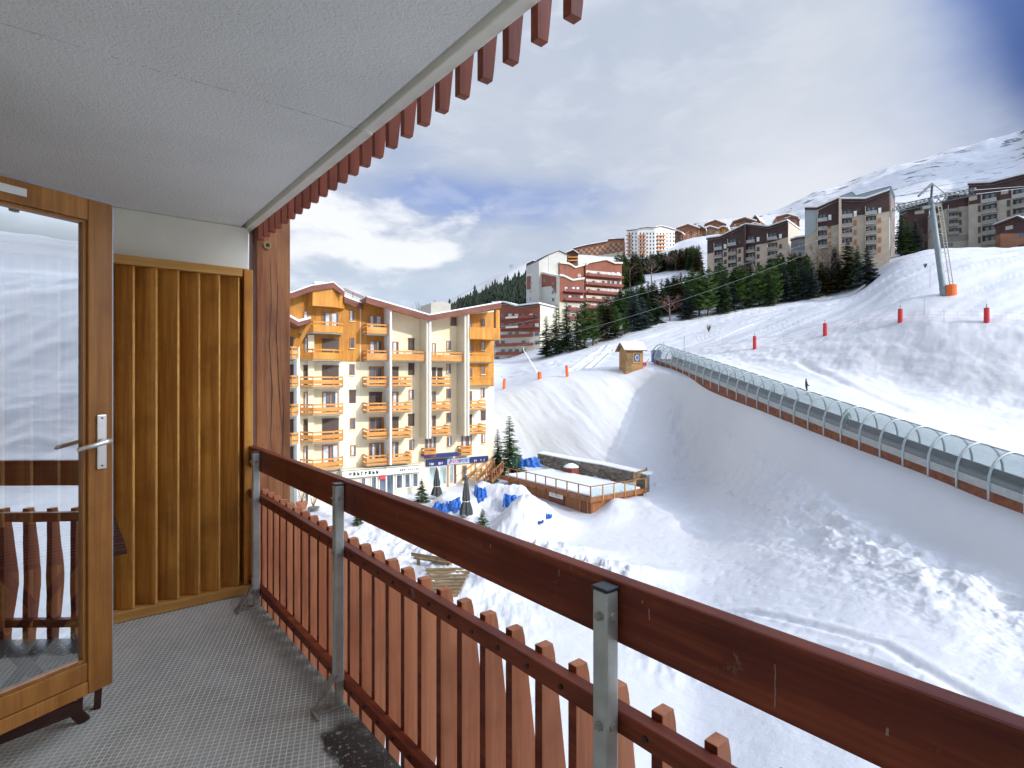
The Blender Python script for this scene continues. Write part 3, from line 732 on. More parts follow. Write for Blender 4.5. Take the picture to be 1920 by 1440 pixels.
        x -= .1175; k += 1
    # open glass door
    e = Vector((.158, 2.824, 0)); h = Vector((-.8941, -.4479, 0)); nrm = Vector((.4479, -.8941, 0))
    nrm = nrm if nrm.dot(Vector((0, 0, 0))-e) > 0 else -nrm
    dt = thing('glass_door', 'open balcony door of golden brown wood with one tall reflecting pane', 'door')
    zb, ztp = CAMZ-1.258, CAMZ+.717
    TKN = .052
    def dbox(m, s0, s1, z0, z1, n0=0., n1=-TKN):
        q = lambda s_, n_, z_: (*(e+h*s_+nrm*n_).xy, z_)
        m.hexa([q(s0, n0, z0), q(s1, n0, z0), q(s1, n1, z0), q(s0, n1, z0), q(s0, n0, z1), q(s1, n0, z1), q(s1, n1, z1), q(s0, n1, z1)])
    WD = .86
    for s0, s1 in ((.006, .096), (WD-.1, WD)):
        m = MB(); dbox(m, s0, s1, zb, ztp); m.build('stile', 'door_wood', dt, bevel=.004)
    for z0, z1 in ((zb, zb+.052), (zb+.055, zb+.128), (ztp-.085, ztp)):
        m = MB(); dbox(m, .097, WD-.101, z0, z1, -.001 if z0 != zb+.055 else -.004, -TKN+.001); m.build('cross_rail', 'door_wood', dt, bevel=.003)
    m = MB(); dbox(m, 0, .005, zb+.004, ztp-.012, -.006, -TKN-.004); dbox(m, .0, .86, ztp+.001, ztp+.016, -.018, -TKN-.006); m.build('weather_seal', 'steel_grey', dt)
    m = MB()
    dbox(m, .097, .109, zb+.128, ztp-.086, -.012, -TKN+.004); dbox(m, .110, WD-.102, zb+.129, zb+.141, -.012, -TKN+.004); dbox(m, .110, WD-.102, ztp-.098, ztp-.087, -.012, -TKN+.004)
    m.build('glazing_bead', 'door_wood', dt)
    m = MB(); q = lambda s_, n_, z_: (*(e+h*s_+nrm*n_).xy, z_)
    m.quad(q(.100, -.028, zb+.13), q(WD-.103, -.028, zb+.13), q(WD-.103, -.028, ztp-.088), q(.100, -.028, ztp-.088)); m.build('glass_pane', 'door_glass', dt)
    # handle: long plate and slightly drooping lever
    m = MB(); dbox(m, .032, .068, CAMZ-.366, CAMZ-.146, .0012, .008); hp = m.build('handle_plate', 'handle_metal', dt, bevel=.003)
    m = MB(); pv = e+h*.050; zz = CAMZ-.252
    c = lambda s_, n_, z_: Vector((*(e+h*s_+nrm*n_).xy, z_))
    m.tube([c(.050, .008, zz), c(.050, .046, zz)], .0105, 12); m.tube([c(.038, .047, zz+.002), c(.060, .050, zz-.001), (c(.100, .051, zz-.010)), c(.155, .047, zz-.022), c(.160, .045, zz-.024)], [.009, .0115, .0095, .008, .005], 12)
    m.build('lever', 'handle_metal', hp, smooth=True)
    for z_ in (CAMZ-.160, CAMZ-.352):
        m = MB(); m.tube([c(.050, .0082, z_), c(.050, .010, z_)], .0035, 8); m.build('screw_head', 'bolt_dark', hp)
    m = MB(); dbox(m, .30, .42, ztp-.056, ztp-.026, .0005, .006); m.build('vent_plate', 'white_paint', dt, bevel=.005)
    # slatted folding table behind the door
    tt = thing('folding_table', 'dark brown slatted folding table half hidden behind the glass door', 'table')
    y = 2.955
    k = 0
    while y < 3.76:
        m = MB(); m.box(-.44, .212, y, y+.043, .692, .712); m.build('table_slat', 'table_wood', tt, bevel=.002, loc=(0, y, .7)); y += .056; k += 1
    for xx in (-.38, .13):
        m = MB(); m.box(xx, xx+.035, 2.96, 3.75, .652, .690); m.build('apron', 'table_wood', tt, bevel=.002)
    for (a, b) in (((.066, 2.985, .0), (-.34, 2.985, .650)), ((-.34, 3.028, 0), (.148, 3.028, .650)), ((.066, 3.72, .0), (-.34, 3.72, .650)), ((-.34, 3.68, 0), (.148, 3.68, .650))):
        m = MB(); m.bar(a, b, .022, .042); m.build('leg', 'table_wood', tt, bevel=.002)
    m = MB(); m.bar((.11, 3.07, .0), (.148, 3.07, .64), .026); m.build('leg', 'table_wood', tt, bevel=.002)
    m = MB(); m.bar((.05, 3.0, .10), (.05, 3.70, .10), .02, .04); m.bar((-.32, 3.03, .10), (-.32, 3.70, .10), .02, .04); m.build('stretcher', 'table_wood', tt)
    m = MB(); m.bar((.054, 2.955, .085), (-.40, 2.80, .105), .02, .05); m.build('lower_bar', 'table_wood', tt)
    # white curtain like folds do not exist outside: the pale strips low in the pane are the snow seen between the pickets
balcony()

# ------------------------------------------------------------------ facade helper
class Fac:
    def __init__(s, px0, d0, px1, d1):
        s.o = P(px0, HY, d0); s.e = P(px1, HY, d1); s.o.z = s.e.z = 0
        s.U = (s.e-s.o).normalized(); s.N = Vector((s.U.y, -s.U.x, 0)); s.L = (s.e-s.o).length
        if s.N.dot(-s.o) < 0: s.N = -s.N
    def uv(s, px, py=HY, w=0.):           # hit of this line of sight with the plane w metres in front of the facade
        r = P(px, py, 1.)-EYE; q = s.o+s.N*w
        t = (q-Vector((0, 0, 0))).dot(s.N)/Vector((r.x, r.y, 0)).dot(s.N)
        h = EYE+r*t; return (Vector((h.x, h.y, 0))-s.o).dot(s.U), h.z
    def p(s, u, w, z): v = s.o+s.U*u+s.N*w; return (v.x, v.y, z)
    def box(s, m, u0, u1, w0, w1, z0, z1):
        m.hexa([s.p(u0, w0, z0), s.p(u1, w0, z0), s.p(u1, w1, z0), s.p(u0, w1, z0), s.p(u0, w0, z1), s.p(u1, w0, z1), s.p(u1, w1, z1), s.p(u0, w1, z1)]); return m
    def prism(s, m, poly, w0, w1):        # polygon in (u,z)
        m.prism([s.p(u, w1, z) for u, z in poly], s.N*(w0-w1)); return m
    def plan(s, m, poly, z0, z1):         # polygon in (u,w)
        m.prism([s.p(u, w, z0) for u, w in poly], (0, 0, z1-z0)); return m
    def slope(s, m, prof, w0, w1, t0, t1):  # slab that follows a roof profile, from t0 to t1 above it
        for (ua, za), (ub, zb) in zip(prof, prof[1:]):
            m.hexa([s.p(ua, w0, za+t0), s.p(ub, w0, zb+t0), s.p(ub, w1, zb+t0), s.p(ua, w1, za+t0), s.p(ua, w0, za+t1), s.p(ub, w0, zb+t1), s.p(ub, w1, zb+t1), s.p(ua, w1, za+t1)])
        return m
    def strokes(s, m, u0, u1, z, h, w, rnd, cell=None):   # illegible lettering: short upright strokes
        cell = cell or h*.8; u = u0
        while u < u1-cell*.6:
            if rnd.random() < .86:
                s.box(m, u, u+cell*.22, w, w+.02, z-h/2, z+h/2)
                if rnd.random() < .8: s.box(m, u+cell*.23, u+cell*.6, w, w+.02, z+rnd.choice((-.5, -.1, .26))*h, z+rnd.choice((-.1, .1, .5))*h*.5+h*.24)
            u += cell
        return m

def window(f, parent, u, z, w, h, off=.0, kind='glass', frame='brown_frame', leaves=1, sill=None):
    m = MB(); t = .07*min(1, w/.7)+.02
    u0, u1, z0, z1 = u-w/2, u+w/2, z-h/2, z+h/2
    if kind == 'shutter':
        f.box(m, u0, u1, off+.01, off+.07, z0, z1-.16); f.box(m, u0-.02, u1+.02, off+.01, off+.14, z1-.16, z1)
        return m.build('roller_shutter', 'shutter', parent)
    f.box(m, u0, u0+t, off+.01, off+.09, z0, z1); f.box(m, u1-t, u1, off+.01, off+.09, z0, z1)
    f.box(m, u0+t, u1-t, off+.01, off+.09, z0, z0+t); f.box(m, u0+t, u1-t, off+.01, off+.09, z1-t, z1)
    for k in range(1, leaves):
        uc = u0+(u1-u0)*k/leaves; f.box(m, uc-t*.8, uc+t*.8, off+.011, off+.092, z0+t, z1-t)
    wo = m.build('window', frame, parent)
    m = MB(); f.box(m, u0+t, u1-t, off+.012, off+.03, z0+t, z1-t); m.build('pane', 'win_glass', wo)
    if kind == 'curtain':
        m = MB()
        for k in range(leaves):
            a = u0+(u1-u0)*k/leaves+t*1.3; b = u0+(u1-u0)*(k+1)/leaves-t*1.3
            cw = (b-a)*random.uniform(.34, .9)
            if random.random() < .5: f.box(m, a, a+cw, off+.031, off+.037, z0+t+.04, z1-t-.02)
            else: f.box(m, b-cw, b, off+.031, off+.037, z0+t+.04, z1-t-.02)
        m.build('curtain', 'curtain', wo)
    if sill:
        m = MB(); f.box(m, u0-.05, u1+.05, off+.0, off+.16, z0-.07, z0-.005); m.build('sill', sill, wo)
    return wo

def balc(f, parent, u0, u1, zt, w=1.8, mat='balcony_wood', ends='lr', slab='larch', closed=True, gapz=.16, w0=0.):
    m = MB(); t = .07
    f.box(m, u0, u1, w-t, w, zt-.15, zt)
    lo = zt-.98
    if closed: f.box(m, u0, u1, w-t, w, lo+.30, zt-.15-gapz); f.box(m, u0, u1, w-t, w, lo, lo+.19)
    else: f.box(m, u0, u1, w-t, w, lo, zt-.15-gapz)
    n = max(2, int((u1-u0)/1.1)+1)
    for k in range(n):
        uu = u0+.04+(u1-u0-.08)*k/(n-1); f.box(m, uu-.03, uu+.03, w-t-.061, w-t-.001, lo, zt-.01)
    for s, uu in (('l', u0), ('r', u1-t)):
        if s in ends:
            f.box(m, uu, uu+t, w0+.02, w-t-.002, zt-.15, zt); f.box(m, uu, uu+t, w0+.02, w-t-.002, lo+.30, zt-.15-gapz); f.box(m, uu, uu+t, w0+.02, w-t-.002, lo, lo+.19)
            f.box(m, uu+.004, uu+t-.004, w0+.02, w0+.08, lo, zt-.15)
    o = m.build('balcony', mat, parent)
    m = MB(); f.box(m, u0+.02, u1-.02, w0+.01, w-t-.07, lo-.12, lo+.06); m.build('balcony_slab', 'concrete', o)
    return o

# ------------------------------------------------------------------ the near apartment house
def near_house():
    f = Fac(590, 54.5, 925, 64)
    T = thing('apartment_house', 'cream and honey wood apartment house with wooden balconies, a shop and a sports shop below', 'apartment house', loc=(0, 0, 0))
    rd = random.Random(11)
    Z = lambda k: CAMZ+2.85-2.63*k            # balcony rail tops: k=-1 top floor
    zg = CAMZ-12.2
    def U(px, w=0, py=HY): return f.uv(px, py, w)[0]
    def prof(pts, w=0): return [f.uv(a, b, w) for a, b in pts]
    # wall bodies
    p0 = prof([(520, 552), (545, 549), (585, 536), (640, 548), (676, 566)])
    m = MB(); f.prism(m, [(p0[0][0], zg)]+p0+[(p0[-1][0], zg)], -11, 0)
    u676 = U(676)
    p1 = prof([(676.4, 560), (806, 598), (926, 582)])
    f.prism(m, [(u676+.003, zg)]+p1+[(p1[-1][0], zg)], -12, -.003)
    m.build('wall', 'cream', T)
    # upper wood cladding, left part
    zc = Z(0)-1.12
    pc = prof([(520, 553), (545, 550), (585, 537), (640, 549), (675, 567)], .05)
    m = MB(); f.prism(m, [(pc[0][0], zc)]+[(u, z-.05) for u, z in pc]+[(pc[-1][0], zc)], .004, .06); m.build('wood_cladding', 'larch', T)
    # cladding above the loggia 676-733 (dark top) and side
    m = MB(); a, b = U(677), U(729); zt = f.uv(690, 568)[1]; f.prism(m, [(a, zc), (a, f.uv(677, 564)[1]-.1), (b, f.uv(729, 579)[1]-.1), (b, zc)], .0, .05); m.build('wood_cladding', 'larch', T)
    m = MB(); a, b = U(880, .0), U(925.5, 0); f.prism(m, [(a, Z(1)-1.1), (a, f.uv(880, 588)[1]-.1), (b, f.uv(925, 583)[1]-.1), (b, Z(1)-1.1)], .0, .06); m.build('wood_cladding', 'larch', T)
    # gable bay: prism with chamfered right side
    b0, b1, b2, b3 = U(577), U(586, 1.5), U(625, 1.5), U(645, .2)
    bay = [(b0, .062), (b1, 1.5), (b2, 1.5), (b3, .45), (b3, .062)]
    zb = f.uv(600, 574, 1.5)[1]; zt1 = f.uv(586, 540, 1.5)[1]; zt2 = f.uv(624, 534, 1.5)[1]; zt3 = f.uv(645, 550, .3)[1]
    m = MB()
    tops = [zt1-.25, zt1, zt2, zt3, zt3]
    n = len(m.v); k = len(bay)
    m.v += [f.p(u, w, zb) for u, w in bay]+[f.p(u, w, z) for (u, w), z in zip(bay, tops)]
    m.f += [tuple(range(n+k-1, n-1, -1)), tuple(range(n+k, n+2*k))]+[(n+i, n+(i+1) % k, n+k+(i+1) % k, n+k+i) for i in range(k)]; m.mi += [0]*(k+2)
    m.build('gable_bay', 'larch', T)
    # roofs: snow-covered slabs with brown fascias
    rp = prof([(515, 556), (548, 551), (585, 538), (625, 532), (646, 549)], 1.7)
    m = MB(); f.slope(m, rp, 1.62, 1.72, -.42, .12); m.build('fascia', 'fascia_wood', T)
    m = MB(); f.slope(m, rp, -10, 1.61, .0, .12); rf = m.build('roof', 'fascia_wood', T)
    m = MB(); f.slope(m, rp, -10, 1.66, .123, .24); m.build('roof_snow_layer', 'roof_snow', rf)
    m = MB(); f.box(m, rp[2][0]+.2, rp[3][0]-.1, .0, 1.5, rp[2][1]+.345, rp[2][1]+.62); m.build('roof_snow_mound', 'roof_snow', rf, bevel=.2)
    rp = prof([(645.5, 558), (682, 572)], .8)
    m = MB(); f.slope(m, rp, .72, .8, -.5, .1); f.slope(m, rp, -10, .71, -.05, .1); rf = m.build('roof', 'fascia_wood', T)
    m = MB(); f.slope(m, rp, -10, .76, .103, .28); m.build('roof_snow_layer', 'roof_snow', rf)
    m = MB()
    for kk, dd in ((0, .35), (1, .62), (2, .9)):
        a = f.uv(646, 545+kk*3, .5); b = f.uv(683, 556+kk*4, .5); m.bar(f.p(a[0], .5-kk*.5, rp[0][1]+.95-kk*.0), f.p(b[0], .5-kk*.5, rp[1][1]+.85), .06)
    for q in (0, .5, 1): 
        uu = rp[0][0]+(rp[1][0]-rp[0][0])*q; zz = rp[0][1]+(rp[1][1]-rp[0][1])*q
        m.bar(f.p(uu, .3, zz+.1), f.p(uu, .3, zz+.95), .05)
    m.build('snow_guard', 'fascia_wood', T)
    rp = prof([(688, 559), (806, 593), (940, 569)], 2.5)
    m = MB(); f.slope(m, rp, 2.42, 2.52, -.5, .1); f.box(m, rp[0][0]-.08, rp[0][0]-.002, -8, 2.52, rp[0][1]-.5, rp[0][1]+.1); m.build('fascia', 'fascia_wood', T)
    m = MB(); f.slope(m, rp, -12, 2.41, -.12, .1); rf = m.build('roof', 'larch', T)
    m = MB(); f.slope(m, rp, -12, 2.47, .103, .25); m.build('roof_snow_layer', 'roof_snow', rf)
    # machine room on the roof
    m = MB(); a = f.uv(808, 575, -6); b = f.uv(829, 575, -6); c = f.uv(845, 575, -6)
    mz0 = f.uv(820, 592, -6)[1]; mz = f.uv(820, 566, -6)[1]
    f.prism(m, [(a[0], mz0), (a[0], mz-.2), (b[0], mz+.15), (c[0], mz-.15), (c[0], mz0)], -9.5, -6); m.build('roof_machine_room', 'concrete', T)
    # white fins, grey on the shaded side
    for px, y0, y1 in ((733, 578, 872), (807, 600, 822), (878.5, 585, 817)):
        uu = U(px, 2.3); z1 = f.uv(px, y0, 2.3)[1]; z0 = f.uv(px, y1, 2.3)[1]
        m = MB(); f.box(m, uu-.09, uu+.09, -.0, 2.3, z0, z1+.35); m.build('fin_wall', 'white_paint', T)
    # the two recess returns left of fins 2 and 3
    for px0, px1, y0, y1 in ((792, 806, 600, 822), (861, 877, 588, 817)):
        z1 = f.uv(px1, y0, 1.)[1]; z0 = f.uv(px1, y1, 1.)[1]; ub = U(px1, 2.2); ua = ub-.35
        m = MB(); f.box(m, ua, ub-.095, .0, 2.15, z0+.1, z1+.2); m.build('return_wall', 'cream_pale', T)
    # balconies
    A0, A1 = U(688, 1.8), U(772, 1.8)
    for k in (1, 2, 3, 4): balc(f, T, A0, A1, Z(k), 1.8)
    balc(f, T, A0, U(805, 1.8), Z(0), 1.8, closed=False, ends='l')
    balc(f, T, A0, U(728, 1.8), Z(-1), 1.8, closed=False, ends='l')
    B0, B1 = U(809, 1.8), U(845, 1.8)
    for k in (1, 2, 3): balc(f, T, B0, B1, Z(k), 1.8, ends='r')
    balc(f, T, B0, U(876, 1.8), Z(0), 1.8, closed=False, ends='')
    for k in (2, 3): balc(f, T, U(880, 1.8), U(911, 1.8), Z(k), 1.8, ends='r')
    for px0, px1, kk in ((796, 818, 4), (864.5, 885, 4)): balc(f, T, U(px0, .9), U(px1, .9), Z(kk)+.25, .9, ends='lr')
    # boxed top balcony at the right corner
    m = MB(); a, b = U(880, 2.4), U(938, 2.4); zt = f.uv(905, 614, 2.4)[1]; z0 = f.uv(905, 636, 2.4)[1]
    f.box(m, a, b, 2.3, 2.4, z0, zt); f.box(m, a, b, .08, 2.29, z0, z0+.15); f.box(m, b-.1, b, -1.5, 2.295, z0+.151, zt)
    f.box(m, U(930, 2.3), b, 2.05, 2.29, zt-.05, f.uv(930, 572, 2.4)[1]-.5); m.build('balcony', 'larch', T)
    balc(f, T, U(880, 1.0), U(925, 1.0), Z(0), 1.0, closed=False, ends='', mat='larch'); balc(f, T, U(880, .8), U(924, .8), Z(1), .8, closed=False, ends='', mat='larch')
    # bay balconies on the left: three-sided
    def bay_balc(pxs, k, wlist, dz=0., mat='balcony_wood', gap=True):
        pts = [(U(px, w), w) for px, w in zip(pxs, wlist)]; zt = Z(k)+dz; m = MB()
        def seg(a, b, z0, z1):
            m.bar(f.p(a[0], a[1], (z0+z1)/2), f.p(b[0], b[1], (z0+z1)/2), .07, z1-z0)
        lo = zt-1.02
        for a, b in zip(pts, pts[1:]):
            seg(a, b, zt-.16, zt)
            if gap: seg(a, b, lo+.3, zt-.34); seg(a, b, lo, lo+.2)
            else: seg(a, b, lo, zt-.34)
        for a in pts: m.bar(f.p(a[0], a[1]-.05, lo), f.p(a[0], a[1]-.05, zt), .08)
        o = m.build('balcony', mat, T)
        m = MB(); f.plan(m, [(pts[0][0]+.05, .0)]+[(u, w-.06) for u, w in pts]+[(pts[-1][0]-.05, .0)], lo-.12, lo+.04); m.build('balcony_slab', 'concrete', o)
    for k in (-1, 0, 1, 2, 3, 4): bay_balc([563, 587, 626, 643], k, [.7, 1.9, 1.75, .75], 0, 'balcony_wood' if k > 0 else 'larch', k > 0)
    for k in (0, 1, 2, 3, 4): bay_balc([528, 548, 559], k, [2.0, 3.0, 2.4], .1, 'balcony_wood')
    # pale pier between the two balcony stacks
    m = MB(); f.box(m, U(556, 2.), U(561, 2.), .0, 2.3, zg, Z(0)+.2); m.build('pier', 'white_paint', T)
    m = MB(); f.box(m, U(577, .1), U(588, .1), .065, .45, zg, Z(0)+1.4); m.build('pier', 'cream', T)
    # little snow covered canopy on the far left with its strut
    m = MB(); cu = prof([(520, 580), (560, 603), (583, 597)], 3.2)
    f.slope(m, cu, .1, 3.2, -.42, -.02); cn = m.build('canopy', 'fascia_wood', T)
    m = MB(); f.slope(m, cu, .1, 3.12, -.017, .2); m.build('canopy_snow', 'roof_snow', cn)
    m = MB(); m.bar(f.p(U(581, 3.0), 3.0, cu[2][1]-.4), f.p(U(557, 2.3), 2.4, Z(0)+.1), .16, .28); m.build('canopy_strut', 'larch', T)
    # windows
    small = [(660, 592, 9, 20, 'curtain'), (660, 643, 9, 20, 'glass'), (660, 693, 10, 21, 'glass'), (661, 743, 12, 25, 'shutter'), (661, 794, 10, 21, 'glass'), (662, 845, 10, 21, 'curtain'),
             (771, 645, 11, 22, 'shutter'), (771, 692, 11, 22, 'shutter'), (771, 740, 9, 19, 'curtain'), (771, 787, 11, 23, 'shutter'), (772, 834, 9, 20, 'curtain'),
             (841, 648, 8, 18, 'curtain'), (841, 692, 8, 18, 'curtain'), (841, 738, 8, 19, 'glass'), (841, 783, 8, 19, 'glass'), (842, 828, 8, 20, 'curtain'),
             (850, 603, 11, 17, 'glass'), (905.5, 605, 7, 15, 'glass'), (905.5, 648, 8, 17, 'glass'), (905.5, 694, 7, 16, 'glass'), (905, 737, 7, 18, 'curtain'), (906, 778, 9, 20, 'shutter'), (906, 822, 7, 18, 'curtain')]
    def win_px(px, py, w, h, kind, off=0., leaves=1, sill=None):
        u, z = f.uv(px, py, off); s = 1.0
        d = (EYE-Vector(f.p(u, off, z))).length; dep = depth_of(Vector(f.p(u, off, z)))
        ww = f.uv(px+w/2, py, off)[0]-f.uv(px-w/2, py, off)[0]
        return window(f, T, u, z, ww, h*dep/F, off, kind, 'brown_frame', leaves, sill)
    for (px, py, w, h, kd) in small:
        clad = .06 if (px < 675 and py < 680) or (px > 900 and py < 720) else 0
        win_px(px, py, w, h, kd, clad, 1, 'cream' if kd != 'shutter' else None)
    for k, kd in zip(range(-1, 5), ('curtain', 'curtain', 'glass', 'shutter', 'glass', 'curtain')):
        zz = Z(k)+.02
        a, b = U(692), U(716)
        clad = .052 if k < 1 else 0
        window(f, T, (a+b)/2, zz, b-a, 2.05, clad, kd, 'brown_frame', 2)
        if kd != 'shutter' and k > 0:
            m = MB(); f.box(m, b+.05, b+.5, .01, .09, zz-1.0, zz+1.0); m.build('folded_shutter', 'larch', T)
    for k, kd in zip(range(0, 5), ('curtain', 'shutter', 'curtain', 'shutter', 'curtain')):
        a, b = U(735.5), U(747); window(f, T, (a+b)/2, Z(k)+.02, b-a, 2.05, 0, kd)
    for k, kd in zip(range(0, 4), ('curtain', 'shutter', 'glass', 'glass')):
        a, b = U(810), U(817); window(f, T, (a+b)/2, Z(k)+.02, b-a, 2.0, 0, kd)
    a, b = U(820), U(829); window(f, T, (a+b)/2, Z(1)+.02, b-a, 1.9, 0, 'shutter')
    for k, kd in zip(range(-1, 4), ('glass', 'glass', 'glass', 'glass', 'shutter')):
        a, b = U(880), U(884.5); window(f, T, (a+b)/2, Z(k)+.02, b-a, 2.0, .06 if k < 2 else 0, kd)
    for px0, px1 in ((797, 817), (865, 884)): a, b = U(px0), U(px1); window(f, T, (a+b)/2, Z(4)+.75, b-a, 1.7, 0, 'curtain', 'brown_frame', 2)
    for k, kd in zip(range(-1, 5), ('curtain', 'shutter', 'shutter', 'curtain', 'shutter', 'curtain')):
        a, b = U(604), U(635); o_ = .062 if k < 1 else 0; window(f, T, (a+b)/2, Z(k)+.06, b-a, 2.1, o_, kd, 'brown_frame', 2)
        a, b = U(569), U(577); window(f, T, (a+b)/2, Z(k)+.06, b-a, 2.1, o_, 'curtain' if kd == 'shutter' and k == 0 else kd)
    for k, kd in zip(range(0, 5), ('shutter',)*5):
        a, b = U(541), U(549); window(f, T, (a+b)/2, Z(k)+.2, b-a, 1.9, .07, kd)
    # ---- ground floor: restaurant front and sports shop
    def rect(px0, py0, px1, py1, w): 
        u0 = U(px0, w); u1 = U(px1, w); z1 = f.uv((px0+px1)/2, py0, w)[1]; z0 = f.uv((px0+px1)/2, py1, w)[1]; return u0, u1, z0, z1
    u0, u1, z0, z1 = rect(640, 885, 792, 935, 1.0); zt = CAMZ-8.95; zb = CAMZ-11.9
    zt = f.uv(750, 874, 1.)[1]
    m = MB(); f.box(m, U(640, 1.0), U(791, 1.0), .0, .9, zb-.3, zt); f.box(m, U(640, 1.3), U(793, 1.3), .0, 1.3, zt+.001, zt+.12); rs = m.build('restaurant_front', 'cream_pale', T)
    m = MB(); f.box(m, U(642, 1.3), U(791, 1.3), 1.301, 1.36, zt-.72, zt-.06); sg = m.build('restaurant_sign', 'white_paint', T)
    m = MB(); f.strokes(m, U(655, 1.37), U(712, 1.37), zt-.36, .34, 1.362, rd, .38); f.strokes(m, U(750, 1.37), U(787, 1.37), zt-.36, .18, 1.362, rd, .22); m.build('lettering', 'sign_black', sg)
    m = MB(); f.box(m, U(711, 1.0), U(722, 1.0), .95, 1.25, zt-1.15, zt-.8); m.build('red_panel', 'sign_red', T)
    for px0, px1 in ((676, 686), (695, 706), (742, 755), (758, 769), (773, 784)):
        a, b = U(px0, .9), U(px1, .9); window(f, T, (a+b)/2, zt-1.6, b-a, 1.5, .9, 'glass', 'white_paint')
    a, b = U(710, .9), U(738, .9); window(f, T, (a+b)/2, zt-1.9, b-a, 2.2, .9, 'glass', 'white_paint', 2)
    # sports shop
    zs = f.uv(850, 866, .5)[1]; h_ = .62
    ua, ub, uc, ud = U(800, .3), U(839, .3), U(881, .3), U(916, .3)
    for a, b, mt in ((ua, ub-.02, 'awning_blue'), (ub, uc, 'sign_light'), (uc+.02, ud, 'awning_blue')):
        m = MB(); f.box(m, a, b, .01, .26, zs-h_/2, zs+h_/2+.02); s_ = m.build('shop_sign', mt, T)
        if mt == 'awning_blue':
            m = MB(); L = b-a; f.strokes(m, a+L*.15, a+L*.42, zs-.08, .26, .262, rd, .2); f.strokes(m, a+L*.58, a+L*.85, zs-.08, .26, .262, rd, .2); m.build('lettering', 'sign_white', s_)
    rot = Matrix((( f.U.x, 0, f.N.x, 0), (f.U.y, 0, f.N.y, 0), (0, 1, 0, 0), (0, 0, 0, 1)))
    def put_text(body, u, z, size, mat, nm='lettering'):
        text_mesh(nm, body, size, mat, s_mid, Matrix.Translation(f.p(u, .275, z)) @ rot, .01)
    s_mid = [c for c in T.children if c.name.startswith('shop_sign')][1]
    L = uc-ub
    flip = -1 if f.U.cross(Vector((0, 0, 1))).dot(f.N) < 0 else 1
    put_text('INTER', ub+L*.36, zs, .50, 'sign_red'); put_text('SPORT', ub+L*.76, zs, .50, 'awning_blue')
    m = MB(); f.prism(m, [(ub+.15, zs-.2), (ub+.28, zs-.2), (ub+.5, zs+.22), (ub+.37, zs+.22)], .262, .272); m.build('logo_mark', 'awning_blue', s_mid)
    m = MB(); f.box(m, U(795, .9), U(860, .9), .0, .85, zs+.86, zs+1.0); f.box(m, U(795, .9), U(860, .9), .86, .9, zs+.66, zs+1.02); m.build('awning', 'awning_blue', T)
    zf = zs-h_/2
    for px0, px1, g in ((803, 821, 'g'), (823, 838, 'g'), (841, 850, 'g'), (850.5, 855, 'd')):
        a, b = U(px0), U(px1); wo = window(f, T, (a+b)/2, (zf+zb)/2+.1, b-a, (zf-zb)-.35, 0, 'glass', 'white_paint' if g == 'g' else 'brown_frame')
        if g == 'g': wo.children[0].data.materials[0] = MATS['win_glass_green']
    m = MB(); f.box(m, U(838.3), U(840.6), .02, .2, zb, zf); m.build('door_jamb', 'balcony_wood', T)
    a, b = U(866), U(875); window(f, T, (a+b)/2, zf-1.1, b-a, 1.7, 0, 'glass', 'balcony_wood')
    # far-left ground floor seen between handrail and middle rail
    a, b = U(572, .2), U(580, .2)
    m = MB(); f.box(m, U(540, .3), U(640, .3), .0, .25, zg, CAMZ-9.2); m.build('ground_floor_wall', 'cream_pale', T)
    window(f, T, (a+b)/2, CAMZ-10.6, b-a, 2.6, .26, 'glass', 'steel_grey'); window(f, T, U(559, .3), CAMZ-10.3, .5, 1.2, .26, 'glass', 'larch')
    return f
FAC = near_house()

